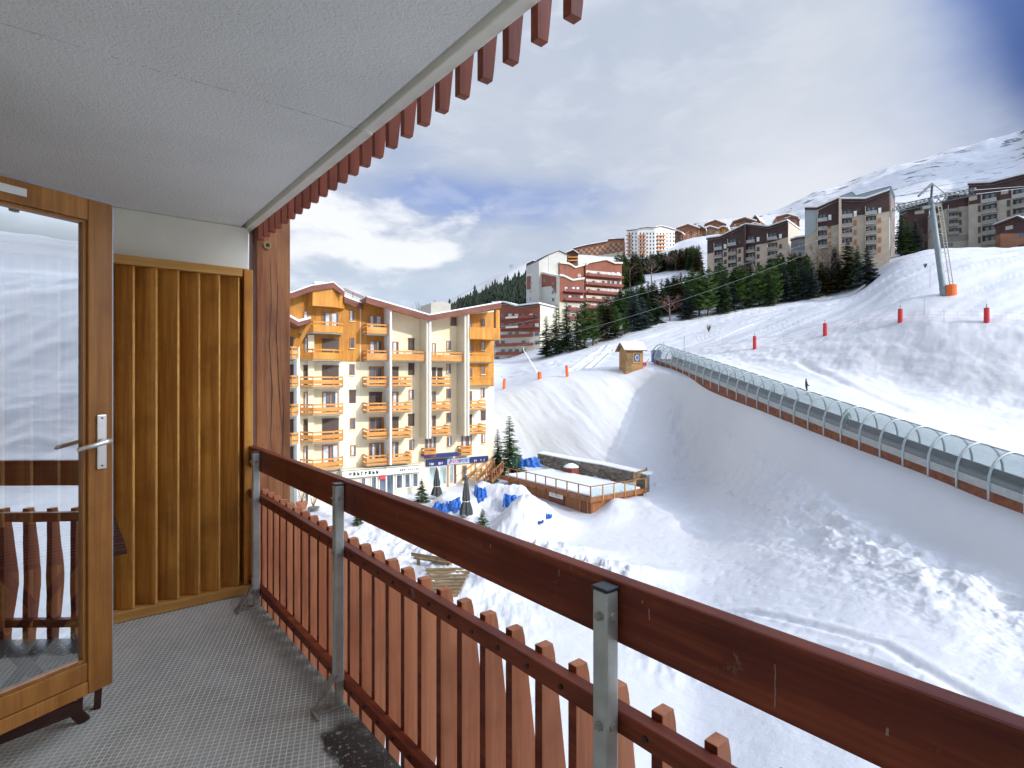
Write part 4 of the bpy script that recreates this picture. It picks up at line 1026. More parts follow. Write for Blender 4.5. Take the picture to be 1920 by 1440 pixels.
# ------------------------------------------------------------------ sun terrace building, wall, stairs
def terrace():
    z_rail, z_deck, z_base = CAMZ-9.36, CAMZ-10.38, CAMZ-12.6
    A = W(6.82, 48, 0).xy; B = W(-1.25, 59.3, 0).xy; C = W(11.45, 51.5, 0).xy
    A = Vector((*A, 0)); B = Vector((*B, 0)); C = Vector((*C, 0))
    e1 = (B-A).normalized(); L1 = (B-A).length; e2 = Vector((e1.y, -e1.x, 0)); 
    if e2.dot(C-A) < 0: e2 = -e2
    L2 = (C-A).dot(e2); D = L2*1.2+.05
    q = lambda a, b, z: Vector((*(A+e1*a+e2*b).xy, z))
    t = thing('sun_terrace', 'brown wooden building with a snow covered roof terrace and railing', 'building')
    def bx(m, a0, a1, b0, b1, z0, z1):
        m.hexa([q(a0, b0, z0), q(a1, b0, z0), q(a1, b1, z0), q(a0, b1, z0), q(a0, b0, z1), q(a1, b0, z1), q(a1, b1, z1), q(a0, b1, z1)])
    m = MB(); bx(m, .25, L1-1.2, .25, D, z_base, z_deck-.25)
    nb = 90
    for k in range(nb):                    # board-and-batten lines
        a = .27+(L1-1.6)*k/nb; bx(m, a, a+.03, .235, .249, z_base, z_deck-.28)
    for k in range(46): b = .3+D*.95*k/46; bx(m, .235, .249, b, b+.03, z_base, z_deck-.28)
    m.build('wall', 'deck_wood', t)
    m = MB(); bx(m, 0, L1, 0, .06, z_deck-.34, z_deck+.06); bx(m, 0, .06, .061, D, z_deck-.34, z_deck+.06); bx(m, .061, L1, .061, D, z_deck-.2, z_deck); m.build('deck_edge', 'deck_wood', t)
    m = MB(); bx(m, .35, L1-.3, .35, D-.3, z_deck+.003, z_deck+.22); m.build('deck_snow', 'roof_snow', t, bevel=.12)
    for k in range(10):
        a = L1*k/9; m = MB(); bx(m, a-.05, a+.05, -.08, -.002, z_deck-.4, z_rail); m.build('rail_post', 'deck_wood', t)
    for k in range(1, 6):
        b = L2*1.2*k/5; m = MB(); bx(m, -.08, -.002, b-.05, b+.05, z_deck-.4, z_rail); m.build('rail_post', 'balcony_wood', t)
    m = MB(); bx(m, -.06, L1, -.1, .02, z_rail+.001, z_rail+.06); bx(m, -.1, .02, .021, L2*1.2, z_rail+.001, z_rail+.06); m.build('hand_rail', 'deck_wood', t)
    m = MB()
    for k in range(1, 5): bx(m, -.03, -.015, L2*1.2*k/5-L2*1.2/5+.07, L2*1.2*k/5-.07, z_deck+.1, z_rail-.12)
    m.build('glass_panel', 'rail_glass', t)
    # door, sign panel
    a = (W((1086-CX)/F*48.7, 48.7, 0)-A).dot(e1)
    m = MB(); bx(m, a-.45, a+.45, .20, .234, CAMZ-12.05, CAMZ-10.75)
    for k in range(6): bx(m, a-.4, a+.1, .18, .199, CAMZ-11.95+k*.19, CAMZ-11.88+k*.19)
    dr = m.build('door', 'fascia_wood', t)
    m = MB(); bx(m, a-.53, a-.451, .17, .233, CAMZ-12.05, CAMZ-10.67); bx(m, a+.451, a+.53, .17, .233, CAMZ-12.05, CAMZ-10.67); m.build('door_frame', 'balcony_wood', dr)
    a0 = (W((1022-CX)/F*52.6, 52.6, 0)-A).dot(e1); a1 = (W((1048-CX)/F*51., 51., 0)-A).dot(e1)
    m = MB(); bx(m, min(a0, a1), max(a0, a1), .16, .232, CAMZ-11.15, CAMZ-10.72); sp = m.build('sign_panel', 'white_paint', t)
    m = MB(); aa, bb = min(a0, a1), max(a0, a1)
    for k in range(22):
        for r_ in range(2):
            if random.random() < .8: x = aa+.25+(bb-aa-.5)*k/22; bx(m, x, x+.05, .15, .159, CAMZ-10.99+r_*.12-.03, CAMZ-10.99+r_*.12+.03)
    m.build('lettering', 'steel_grey', sp)
    m = MB(); aa, bb = min(a0, a1), max(a0, a1); bx(m, aa-.12, bb+.12, .175, .2345, CAMZ-12.2, CAMZ-10.6); m.build('dark_boarding', 'fascia_wood', t)
    # chimney box with snow cap
    p = P(1071, 870, 60.5)
    t2 = thing('rooftop_hatch', 'small red brown wooden box with a round snow cap on the terrace', 'hatch', loc=(p.x, p.y, z_deck))
    m = MB(); m.box(-.7, .7, -.5, .5, 0, .75); m.build('box', 'red_balcony', t2, bevel=.02)
    m = MB(); 
    for k in range(5): r = .85*math.cos(k/5*1.4); m.tube([(0, 0, .751+.09*k), (0, 0, .751+.09*(k+1))], [r, .85*math.cos((k+1)/5*1.4)], 14, caps=(k == 0))
    m.build('snow_cap', 'roof_snow', t2, smooth=True); t2.rotation_euler.z = math.atan2(e1.y, e1.x)
    # stone retaining wall
    m = MB()
    pts = [P(1008, 866, 66), P(1066, 878, 61.8), P(1128, 888, 58.8), P(1212, 905, 53.8)]
    tops = [CAMZ-8.9, CAMZ-9.0, CAMZ-9.15, CAMZ-9.35]
    t3 = thing('stone_wall', 'grey dry stone retaining wall behind the snowy terrace', 'wall')
    for i in range(3):
        a, b = pts[i], pts[i+1]; dd = Vector((b.y-a.y, -(b.x-a.x), 0)).normalized()*.45
        if dd.dot(a) < 0: dd = -dd
        a0, b0 = Vector((a.x, a.y, z_base)), Vector((b.x, b.y, z_base)); a1, b1 = Vector((a.x, a.y, tops[i])), Vector((b.x, b.y, tops[i+1]))
        m.hexa([a0, b0, b0+dd, a0+dd, a1, b1, b1+dd, a1+dd])
    m.build('masonry', 'stone_wall', t3)
    m = MB()
    for i in range(3):
        a, b = pts[i], pts[i+1]; dd = Vector((b.y-a.y, -(b.x-a.x), 0)).normalized()*.95
        if dd.dot(a) < 0: dd = -dd
        a1, b1 = Vector((a.x, a.y, tops[i]+.01)), Vector((b.x, b.y, tops[i+1]+.01)); dn = dd*.06
        m.hexa([a1-dn, b1-dn, b1+dd, a1+dd, a1-dn+Vector((0, 0, .1)), b1-dn+Vector((0, 0, .1)), b1+dd+Vector((0, 0, .22)), a1+dd+Vector((0, 0, .22))])
    m.build('snow_cap', 'roof_snow', t3)
    # timber pen at the right end of the terrace
    p0 = P(1188, 899, 53.3); p1 = P(1212, 893, 55); p1.z = p0.z+.1
    m = MB()
    for z in (-.05, .25, .55): m.bar(p0+Vector((0, 0, z)), p1+Vector((0, 0, z)), .05, .2)
    for p in (p0, p1): m.bar(p+Vector((0, 0, -1.2)), p+Vector((0, 0, .75)), .12)
    tag(m.build('timber_fence', 'old_wood'), 'short weathered timber fence at the right end of the stone wall', 'fence')
    # stairs
    def stair(nm, label, a, b, wd, mat, rails=True):
        t = thing(nm, label, 'staircase'); d = (b-a); hd = Vector((d.x, d.y, 0)).normalized(); s = Vector((hd.y, -hd.x, 0))*wd/2
        for k in (-1, 1):
            m = MB(); m.bar(a+s*k, b+s*k, .07, .32); m.build('stringer', mat, t)
            m = MB(); m.bar(a+s*k+Vector((0, 0, .95)), b+s*k+Vector((0, 0, .95)), .07, .12)
            for q_ in range(6): c = a+d*q_/5+s*k; m.bar(c, c+Vector((0, 0, .95)), .07)
            m.build('stair_rail', mat, t)
        m = MB(); n = int(d.z/.19)
        for k in range(n): c = a+d*(k+.5)/n; m.hexa([c-s-hd*.15+Vector((0, 0, z)) if False else c-s-hd*.15, c+s-hd*.15, c+s+hd*.15, c-s+hd*.15, c-s-hd*.15+Vector((0, 0, .05)), c+s-hd*.15+Vector((0, 0, .05)), c+s+hd*.15+Vector((0, 0, .05)), c-s+hd*.15+Vector((0, 0, .05))])
        m.build('treads', mat, t)
    stair('outdoor_staircase', 'orange wooden outdoor staircase climbing beside the sports shop wall', P(884, 899, 60.5), P(926, 862, 65.5), 1.3, 'balcony_wood')
    stair('outdoor_staircase', 'red brown wooden steps leading up to the left end of the terrace', P(914, 903, 58.5), P(935, 880, 60.5), 1.1, 'deck_wood')
    # green bin behind the railing of the terrace
    p = P(966, 868, 63.2); g = thing('waste_container', 'dark green container beside the tarpaulin at the back of the terrace', 'container', loc=(p.x, p.y, z_deck+.0), rz=.4)
    m = MB(); m.box(-.7, .7, -.5, .5, .2, 1.5); m.build('bin_body', 'green_box', g, bevel=.06); m = MB(); m.box(-.74, .74, -.54, .54, 1.501, 1.62); m.build('lid', 'green_box', g, bevel=.03)
terrace()

# ------------------------------------------------------------------ forecourt things
def forecourt():
    def umbrella(px, pyt, pyb, d, label):
        p = P(px, pyb, d); h = (pyb-pyt)/F*d; p.z = min(p.z, gz(p.x, p.y)+.05)
        t = thing('closed_umbrella', label, 'umbrella', 'folded dark parasols on the snowy forecourt', loc=p)
        m = MB(); m.tube([(0, 0, -.3), (0, 0, h)], .04, 8); m.build('pole', 'steel_grey', t)
        m = MB(); n = 16; rings = [(h*.985, .03), (h*.9, .12), (h*.75, .19), (h*.55, .27), (h*.42, .30), (h*.40, .26), (h*.36, .31), (h*.2, .46), (h*.1, .5)]
        base = []
        for z, r in rings:
            base.append(len(m.v))
            for k in range(n):
                a = 2*math.pi*k/n; rr = r*(1+(.22 if k % 2 else -.18)*min(1, r/.3)); m.v.append((rr*math.cos(a), rr*math.sin(a), z+(random.uniform(-.12, .12) if z < h*.12 else 0)))
        for i in range(len(rings)-1):
            for k in range(n): m.f.append((base[i]+k, base[i]+(k+1) % n, base[i+1]+(k+1) % n, base[i+1]+k)); m.mi.append(0)
        m.build('folded_canopy', 'umbrella_cloth', t)
        m = MB(); m.tube([(0, 0, h*.385), (0, 0, h*.405)], .285, 14); m.build('tie_band', 'white_paint', t)
        m = MB(); m.tube([(0, 0, h-.02), (0, 0, h+.08)], .04, 8); m.build('finial', 'white_paint', t)
    umbrella(819, 866, 926, 55.5, 'slim dark parasol tied shut in front of the sports shop window')
    umbrella(874, 881, 963, 47.5, 'larger folded dark parasol standing nearer, left of the blue tarpaulins')
    def tarp(x0, x1, y0, y1, d, label, seed, tilt=.9, slack=.25):
        rd = random.Random(seed); n, mrows = 16, 9
        c = P((x0+x1)/2, y1, d); w = (x1-x0)/F*d; h = (y1-y0)/F*d*.8
        m = MB(); g = []
        for j in range(mrows):
            row = []
            for i in range(n):
                u, v = i/(n-1), j/(mrows-1)
                edge = (.10*math.sin(u*7+seed)+rd.uniform(-.08, .08))*(v-.35)*1.6+.22*math.sin(u*3.1+seed*.7)*(v > .6)*v
                lat = (u-.5)*w*(1.08-.28*v+.05*math.sin(v*5+seed)); z = (v+edge*.8)*h
                dep = -slack*math.sin(v*2.2)*1. + v*tilt + .10*math.sin(u*22+seed+v*2)+.05*rd.uniform(-1, 1) - .5*math.sin(u*3.1)+.3
                row.append(Vector((lat*CT+dep*ST, -lat*ST+dep*CT, z)))
            g.append(row)
        for j in range(mrows-1):
            for i in range(n-1):
                if j == mrows-2 and rd.random() < .15: continue
                m.quad(g[j][i], g[j][i+1], g[j+1][i+1], g[j+1][i])
        o = m.build('tarpaulin', 'tarp_blue'); o.location = c
        md = o.modifiers.new('s', 'SOLIDIFY'); md.thickness = .03
        tag(o, label, 'tarpaulin', 'blue tarpaulins sticking out of the snow heaps')
    tarp(886, 914, 912, 943, 50.0, 'bright blue tarpaulin on the heap right of the larger parasol', 1, 1.0)
    tarp(942, 984, 924, 952, 48.0, 'wide curling blue tarpaulin in front of the wooden terrace building', 4, 1.1)
    tarp(804, 868, 938, 968, 48.2, 'long blue tarpaulin buried in snow just left of the larger parasol', 7, 1.2)
    tarp(974, 1015, 858, 876, 62.0, 'blue tarpaulin lying at the back of the snowy roof terrace', 9, .8)
    tarp(1016, 1036, 961, 972, 43.2, 'small scrap of blue tarpaulin on the rounded snow heap', 12, 1.0)
    tarp(1008, 1020, 976, 980, 42.4, 'tiny dark blue strip low on the rounded snow heap', 14, .4)
    # wooden beam bench and half buried plank steps
    def benchlog(x0, y0, d0, x1, y1, d1, label):
        a, b = G(x0, y0+6), G(x1, y1+6); a.z += .35; b.z += .35; b.z = b.z*.5+a.z*.5
        t = thing('log_bench', label, 'bench')
        m = MB(); m.bar(a, b, .32, .12); m.build('seat', 'old_wood', t)
        s = (b-a).cross(Vector((0, 0, 1))).normalized()*.35
        m = MB(); m.bar(a+s+Vector((0, 0, .3)), b+s+Vector((0, 0, .3)), .07, .22); m.build('backrest', 'old_wood', t)
        for q in (.1, .9): m = MB(); c = a+(b-a)*q; m.bar(c-Vector((0, 0, .5)), c-Vector((0, 0, .062)), .25, .1); m.build('leg', 'old_wood', t)
    benchlog(778, 1049, 39.5, 846, 1056, 38, 'snowed in plank bench seen between handrail and middle rail')
    t = thing('plank_walkway', 'half buried striped plank walkway below the log bench', 'walkway')
    for k in range(9):
        y = 1068+k*6.2; a = G(798+k*2.5, y+3); b = G(884-k*3.2, y+1)
        for p_ in (a, b): p_.z += .10
        m = MB(); m.bar(a, b, .22, .1); m.build('plank', 'old_wood', t)
    # planters by the house wall, seen under the handrail
    for i, (px, py, d, lab) in enumerate(((566, 941, 51.5, 'terracotta planter with dry twigs against the white ground floor wall'), (588, 951, 51, 'dark round bowl planter right of the terracotta one'))):
        p = P(px, py, d); t = thing('planter', lab, 'planter', loc=p)
        m = MB(); m.tube([(0, 0, -.6), (0, 0, 0), (0, 0, .02)], [.4, .55, .5], 12); m.build('pot', 'terracotta' if i == 0 else 'stone_wall', t)
        m = MB()
        for k in range(18): a = k*2.4; m.tube([(0, 0, 0), (.35*math.cos(a), .35*math.sin(a), random.uniform(.5, 1.2))], .015, 4)
        m.build('twigs', 'twig_brown', t)
    p = P(633, 960, 48); t = thing('menu_stand', 'narrow orange framed board standing by the post outside the restaurant', 'board', loc=p)
    m = MB(); m.box(-.3, .3, -.04, .04, .1, 1.9); m.build('panel', 'sign_black', t); m = MB(); m.box(-.38, -.301, -.06, .06, 0, 2.0); m.box(.301, .38, -.06, .06, 0, 2.0); m.build('frame', 'balcony_wood', t)
forecourt()

# ------------------------------------------------------------------ conveyor tunnel
def conveyor():
    f = Fac(1225, 80, 1888, 28.4)
    # centre line 1.3 m behind the near edge
    hx = [1225, 1300, 1420, 1540, 1700, 1880]; 
    dd = [79.6, 66, 52.2, 43, 34.9, 28.8]; bz = [1.65, -.25, -2.65, -4.35, -5.45, -6.65]
    lat = [(x-CX)/F*d for x, d in zip(hx, dd)]
    # straight-line fit in plan, gentle profile in height
    cl = np.polyfit(dd, lat, 1)
    gd = [d for d in np.linspace(20, 80, 31)]; cz = np.polyfit(gd, [max(gz(*W(np.polyval(cl, d), d, 0).xy), gz(*W(np.polyval(cl, d)+2.6, d, 0).xy)-.35)-CAMZ-.06 for d in gd], 3)
    axis = Vector((cl[0], 1, 0)); 
    def pos(d, off=0., z=0.):
        zc = np.polyval(cz, max(min(d, 82), 16)) if d > 22 else np.polyval(cz, 22)+(d-22)*.16
        s = 1/math.sqrt(1+cl[0]**2); p = W(np.polyval(cl, d)+(1.32+off)*s, d-(1.32+off)*s*cl[0]*1., 0); p.z = CAMZ+zc+z; return p
    T = thing('conveyor_tunnel', 'long glazed ski conveyor tunnel of grey hoops on an orange brown timber base', 'conveyor tunnel')
    HW, HH, BASE = 1.42, 1.22, .70
    d0, d1 = 12.5, 79.0
    N = 40; ds = np.linspace(d0, d1, N)
    def ring(d, r_add=0., n=15, full=True):
        out = []
        for k in range(n):
            a = math.pi*k/(n-1); x = -math.cos(a); z = math.sin(a)
            out.append(pos(d, x*(HW+r_add), BASE+.32+z*(HH+.32+r_add) if True else 0))
        return out
    # hoops, each its own part
    for i, d in enumerate(np.arange(d0, d1+.1, 1.88)):
        m = MB(); pts = [pos(d, -HW-.03, -.15)]+[pos(d, -HW-.03, BASE*.6)]+ring(d, .03)+[pos(d, HW+.03, BASE*.6), pos(d, HW+.03, -.1)]
        m.tube(pts, .07, 6); m.build('hoop', 'hoop_grey', T, smooth=True)
    # glazing: one skin
    m = MB(); rs = [ring(d, 0) for d in ds]
    for a, b in zip(rs, rs[1:]):
        for k in range(14): m.quad(a[k], a[k+1], b[k+1], b[k])
    m.build('glazing', 'polycarbonate', T, smooth=True)
    # base walls, kick strips, belt, ridge
    def strip(name, mat, off0, z0, off1, z1):
        m = MB()
        for a, b in zip(ds, ds[1:]):
            m.hexa([pos(a, off0, z0), pos(b, off0, z0), pos(b, off1, z0), pos(a, off1, z0), pos(a, off0, z1), pos(b, off0, z1), pos(b, off1, z1), pos(a, off1, z1)])
        return m.build(name, mat, T)
    strip('timber_base', 'base_timber', -HW-.02, -.55, -HW+.05, BASE-.12)
    strip('timber_base', 'base_timber', HW-.05, -.55, HW+.02, BASE-.12)
    strip('side_trim', 'steel_grey', -HW-.01, BASE-.115, -HW+.06, BASE+.30)
    strip('side_trim', 'steel_grey', HW-.06, BASE-.115, HW+.01, BASE+.30)
    strip('inner_kickboard', 'conveyor_dark', HW-.16, BASE-.1, HW-.08, BASE+.28)
    strip('walkway', 'conveyor_dark', -HW+.07, BASE-.25, HW-.17, BASE-.12)
    strip('belt', 'rubber', -.30, BASE-.118, .30, BASE-.09)
    strip('ridge_rail', 'steel_grey', -.03, BASE+HH+.64, .03, BASE+HH+.69)
    # end ring and the blue control box at the top station
    m = MB(); m.tube(ring(d1+.5, .06), .10, 6); m.build('hoop', 'steel_grey', T, smooth=True)
    p = pos(80.6, -.5, .0); p.z = gz(p.x, p.y)
    t = thing('control_cabinet', 'dark blue ribbed cabinet between the wooden hut and the tunnel mouth', 'cabinet', loc=p, rz=-TH)
    m = MB(); m.box(-.6, .6, -.45, .45, -.3, 1.7)
    for k in range(5): m.box(-.62, .62, -.47, .47, .2+k*.27, .3+k*.27)
    m.build('cabinet_body', 'barrel_blue', t, bevel=.04); m = MB(); m.box(-.56, .56, -.42, .42, 1.701, 1.85); m.build('snow_cap', 'roof_snow', t, bevel=.08)
    return pos, cz
simple('base_timber', (.17, .052, .020), .7, var=.45, sc=2.5)
simple('conveyor_dark', (.055, .045, .045), .6, var=.25, sc=1)
CPOS, CZP = conveyor()

def hut():
    p = G(1183, 692); t = thing('ticket_hut', 'small wooden hut with a snowy gable roof beside the tunnel mouth', 'hut', loc=p, rz=-TH+.22)
    m = MB(); w, l, h = 1.05, 1.25, 2.6
    # front face looks to the camera; ridge runs left-right
    m.box(-l, l, -w, w, -.8, h)
    for k in range(14): m.box(-l-.02, l+.02, -w-.02, w+.02, -.6+k*.22, -.585+k*.22)
    for s in (-1, 1): m.prism([(s*l-.0, -w, h), (s*l, w, h), (s*l, 0, h+.75)], (-s*.1, 0, 0))
    m.build('wall', 'hut_wood', t)
    m = MB()
    for s in (-1, 1): m.hexa([(-l-.45, s*(w+.4), h-.22), (l+.45, s*(w+.4), h-.22), (l+.45, 0, h+.8), (-l-.45, 0, h+.8), (-l-.45, s*(w+.4), h-.1), (l+.45, s*(w+.4), h-.1), (l+.45, 0, h+.92), (-l-.45, 0, h+.92)])
    rf = m.build('roof', 'old_wood', t)
    m = MB()
    for s in (-1, 1): m.hexa([(-l-.38, s*(w+.34), h-.09), (l+.4, s*(w+.34), h-.09), (l+.4, 0, h+.93), (-l-.38, 0, h+.93), (-l-.38, s*(w+.34), h+.12), (l+.4, s*(w+.34), h+.12), (l+.4, 0, h+1.16), (-l-.38, 0, h+1.16)])
    m.build('roof_snow_layer', 'roof_snow', rf, bevel=.05)
    m = MB(); m.box(-.15, .85, -w-.06, -w-.021, .9, 2.1); wo = m.build('window', 'win_glass', t)
    m = MB(); m.box(-.27, -.151, -w-.1, -w-.021, .78, 2.22); m.box(.851, .97, -w-.1, -w-.021, .78, 2.22); m.box(-.15, .85, -w-.1, -w-.021, .78, .899); m.box(-.15, .85, -w-.1, -w-.021, 2.101, 2.22); m.build('frame', 'screen_rail_wood', wo)
    m = MB(); m.tube([(.35+.26*math.cos(a), -w-.12, 1.5+.32*math.sin(a)) for a in np.linspace(0, 6.283, 14)], .04, 5, caps=False); m.build('hanging_wreath', 'curtain', wo)
    m = MB(); m.box(-1.18, -.4, -w-.045, -w-.021, -.3, 1.9); m.build('door', 'old_wood', t)
    m = MB(); m.bar((-l-.1, -w-.25, -.3), (-l+.15, -w-.03, 1.9), .12, .05); m.build('leaning_plank', 'old_wood', t)
    # red machine partly seen by the hut
    q = G(1206, 688); r = thing('snow_blower', 'small red machine on the snow at the right side of the hut', 'machine', loc=q, rz=-TH)
    m = MB(); m.box(-.4, .4, -.3, .3, .15, .6); m.build('engine', 'machine_red', r, bevel=.05); m = MB(); m.bar((.3, 0, .5), (.85, 0, 1.15), .06); m.build('handle', 'machine_red', r); m = MB(); m.tube([(-.25, -.35, .18), (-.25, .35, .18)], .2, 10); m.build('wheel', 'rubber', r)
hut()

# ------------------------------------------------------------------ piste furniture
def pads():
    def pad(px, pyb, hpx, wpx, mat, label, pole=True, lean=0., grp='red padded posts along the piste net'):
        p = G(px, pyb); d = depth_of(p); h = hpx/F*d; r = wpx/F*d/2*.8
        t = thing('padded_post', label, 'padded post', grp, loc=p)
        m = MB(); m.tube([(0, 0, -.2), (lean*h*.5, 0, h*.5), (lean*h, 0, h)], [r*1.03, r, r*.97], 12); m.build('padding', mat, t, bevel=.03)
        if pole: m = MB(); m.tube([(lean*h, 0, h+.001), (lean*h*1.2, 0, h*1.28)], r*.25, 8); m.build('pole', 'steel_grey', t)
        return p
    a = [pad(1284, 663, 6, 6, 'red_pad', 'short red pad with a tall thin pole just behind the tunnel start', True)]
    a += [pad(1415, 654, 24, 8, 'red_pad', 'red padded post nearest the tunnel on the left of the net line')]
    a += [pad(1547, 629, 23, 9, 'red_pad', 'red padded post second from the left along the piste net')]
    a += [pad(1688, 603, 24, 10, 'red_pad', 'red padded post below the patch between the dark houses and the fence bend')]
    a += [pad(1850, 604, 27, 11, 'red_pad', 'red padded post farthest right, below the lift pylon slope')]
    g2 = 'orange pads on the left piste edge'
    pad(945, 729, 19, 7, 'orange_pad', 'slim leaning orange pad closest to the apartment house', False, .08, g2)
    pad(1012, 710, 13, 10, 'orange_pad', 'squat orange pad at the foot of the snow lance', False, -.03, g2)
    pad(1064, 706, 21, 7, 'orange_pad', 'tall orange pad between the snow lance and the wooden hut', False, -.12, g2)
    # thin pole behind the tunnel start
    p = G(1283, 660); t = thing('slope_pole', 'thin grey pole rising behind the first tunnel hoops', 'pole', loc=p); m = MB(); m.tube([(0, 0, 0), (0, 0, 2.6)], .05, 6); m.build('shaft', 'steel_grey', t)
    p = G(1244, 656); t = thing('slope_pole', 'small forked grey pole above the tunnel mouth', 'pole', loc=p); m = MB(); m.tube([(0, 0, 0), (0, 0, 1.4)], .05, 6); m.bar((0, 0, 1.3), (.3, 0, 1.5), .05); m.build('shaft', 'steel_grey', t)
    # snow lance
    b = G(1012, 706); top = P(981, 655, depth_of(b)); t = thing('snow_lance', 'slanting white snow making lance above the squat orange pad', 'snow lance')
    m = MB(); m.tube([b, b.lerp(top, .5), top], [.10, .08, .05], 8); m.build('lance_tube', 'white_paint', t); m = MB(); m.bar(top, top+Vector((0, 0, .3)), .22); m.build('nozzle', 'steel_grey', t)
    # net fence: sagging strings between thin stakes
    t = thing('safety_net', 'faint pink red safety net strung along the upper piste edge', 'safety net')
    pts = [G(x, y) for x, y in ((1300, 663), (1355, 655), (1415, 653), (1470, 645), (1547, 628), (1610, 612), (1688, 602), (1770, 602), (1850, 603), (1935, 607))]
    m = MB()
    for a_, b_ in zip(pts, pts[1:]):
        n = max(3, int((b_-a_).length/1.2))
        for k in range(n):
            u0, u1 = a_.lerp(b_, k/n), a_.lerp(b_, (k+1)/n); u0.z = max(u0.z, gz(u0.x, u0.y)); u1.z = max(u1.z, gz(u1.x, u1.y))
            sag = lambda q: .1*math.sin(q*3.14)
            for hh in (.3, .7, 1.1): m.bar(u0+Vector((0, 0, hh-sag(k/n))), u1+Vector((0, 0, hh-sag((k+1)/n))), .011)
            m.bar(u0+Vector((0, 0, .25)), u0+Vector((0, 0, 1.15)), .009)
    m.build('netting', 'net_pink', t)
    for q in pts[1:-1]: m = MB(); m.tube([q, q+Vector((0, 0, 1.5))], .018, 5); m.build('stake', 'net_pink', t)
    # small shrub and pegs on the piste
    for i, (px, py, hpx, lab) in enumerate(((1329, 622, 14, 'small dry shrub alone in the snow below the tree belt'), (1735, 502, 8, 'tiny dry bush on the snow left of the lift pylon'))):
        p = G(px, py); d = depth_of(p); h = hpx/F*d; t = thing('dry_shrub', lab, 'shrub', loc=p); m = MB()
        for k in range(40):
            a = k*2.4; r = random.uniform(.1, .5)*h; m.tube([(0, 0, -.1), (r*.5*math.cos(a), r*.5*math.sin(a), h*.5), (r*math.cos(a), r*math.sin(a), h*random.uniform(.6, 1.05))], [.04, .03, .01], 4)
        m.build('twigs', 'twig_brown', t)
    for px, py, h, lab in ((1744, 540, 3.2, 'thin bare stake standing left of the pylon foot'), (1733, 590, 2.0, 'faint short stake near the bend of the safety net')):
        p = G(px, py); t = thing('stake', lab, 'stake', loc=p); m = MB(); m.tube([(0, 0, 0), (.05, 0, h)], .035, 5); m.build('shaft', 'steel_grey', t)
pads()

def pylon():
    b = G(1771, 553); d = depth_of(b); top = P(1745, 372, d*1.0)
    b = b-Vector((0, 0, .6))
    t = thing('lift_pylon', 'tall leaning grey blue chairlift pylon with crossarms and an orange foot pad', 'lift pylon')
    ax = top-b
    m = MB(); m.tube([b, b.lerp(top, .12), b.lerp(top, .121), b.lerp(top, .5), top], [q/F*d for q in (6.2, 5.9, 5.5, 5.0, 4.4)], 16); m.build('mast', 'pylon_blue', t, smooth=True)
    rt = Vector((CT, -ST, 0)); fw = Vector((ST, CT, 0))
    m = MB()
    l0 = b+rt*.95-fw*.3; l1 = top+rt*.8-fw*.3+(-ax.normalized())*1.0
    for s in (-.22, .22): m.bar(l0+rt*s, l1+rt*s, .09)
    for k in range(34): c = l0.lerp(l1, (k+.5)/34); m.bar(c-rt*.2, c+rt*.2, .05)
    for k in range(5): c = l0.lerp(l1, (k+.5)/5); m.bar(c, c-rt*.6, .06)
    m.build('ladder', 'concrete', t)
    g = G(1778, 554); m = MB(); c = b+ax*.045
    pc = g+rt*.55
    pr_ = 9./F*d; pc = g+rt*pr_*.55; m.tube([pc+Vector((0, 0, -.3)), pc+Vector((-.05, 0, 20/F*d))], [pr_, pr_], 14); m.build('foot_pad', 'orange_pad', t, bevel=.05)
    # crossarm: long truss seen almost side on, with sheave trains
    hd = d
    L = P(1683, 397, hd*1.03); Rr = P(1828, 365, hd*.98)
    m = MB()
    for off in (0, .9):
        m.bar(L+Vector((0, 0, off)), Rr+Vector((0, 0, off)), .10)
    n = 12
    for k in range(n):
        a0 = L.lerp(Rr, k/n); a1 = L.lerp(Rr, (k+1)/n); m.bar(a0, a1+Vector((0, 0, .9)), .08); m.bar(a0+Vector((0, 0, .9)), a1, .08)
    m.bar(P(1728, 390, hd), P(1764, 384, hd), .35, .4); m.build('crossarm', 'pylon_dark', t)
    for (xa, ya, xb, yb, nn) in ((1672, 403, 1738, 384, 9), (1752, 378, 1832, 362, 9)):
        m = MB(); a0, a1 = P(xa, ya-6, hd*.985), P(xb, yb-6, hd*.985); m.bar(a0, a1, .08, .12)
        for k in range(nn): c = a0.lerp(a1, (k+.5)/nn)+Vector((0, 0, .2)); m.tube([c-fw*.08, c+fw*.08], .17, 10)
        m.build('sheave_train', 'pylon_dark', t)
    m = MB(); h1 = P(1748, 344, hd); m.bar(P(1722, 368, hd), h1, .28, .22); m.bar(P(1746, 372, hd), h1+Vector((0, 0, -.2)), .22); m.bar(h1, P(1776, 366, hd), .07); m.build('lifting_frame', 'pylon_dark', t)
    # haul ropes down to the valley station behind the near house
    for i, (py0, off, lab) in enumerate(((597, 0, 'upper lift rope crossing the tree belt down to the left'), (640, 4, 'lower lift rope crossing the red houses and trees'))):
        a = P(905, py0+22, 96+off*2); e_ = P(1700, 392+i*6, hd*1.02); pts = []
        for k in range(15): q = k/14; c = a.lerp(e_, q); c.z -= 2.6*4*q*(1-q)*(.55 if i == 0 else .8); pts.append(c)
        m = MB(); m.tube(pts, .022, 5); tag(m.build('haul_rope', 'steel_grey'), lab, 'cable')
    far = P(1985, 330, 170)
    for i in range(2):
        a = P(1830, 356+i*8, hd*.98); m = MB(); m.tube([a, a.lerp(far, .5)+Vector((0, 0, -1.2)), far], .035, 5); tag(m.build('haul_rope', 'steel_grey'), ('upper' if i == 0 else 'lower')+' lift rope running right from the pylon over the dark houses', 'cable')
simple('pylon_dark', (.09, .11, .12), .5, metal=.3)
pylon()

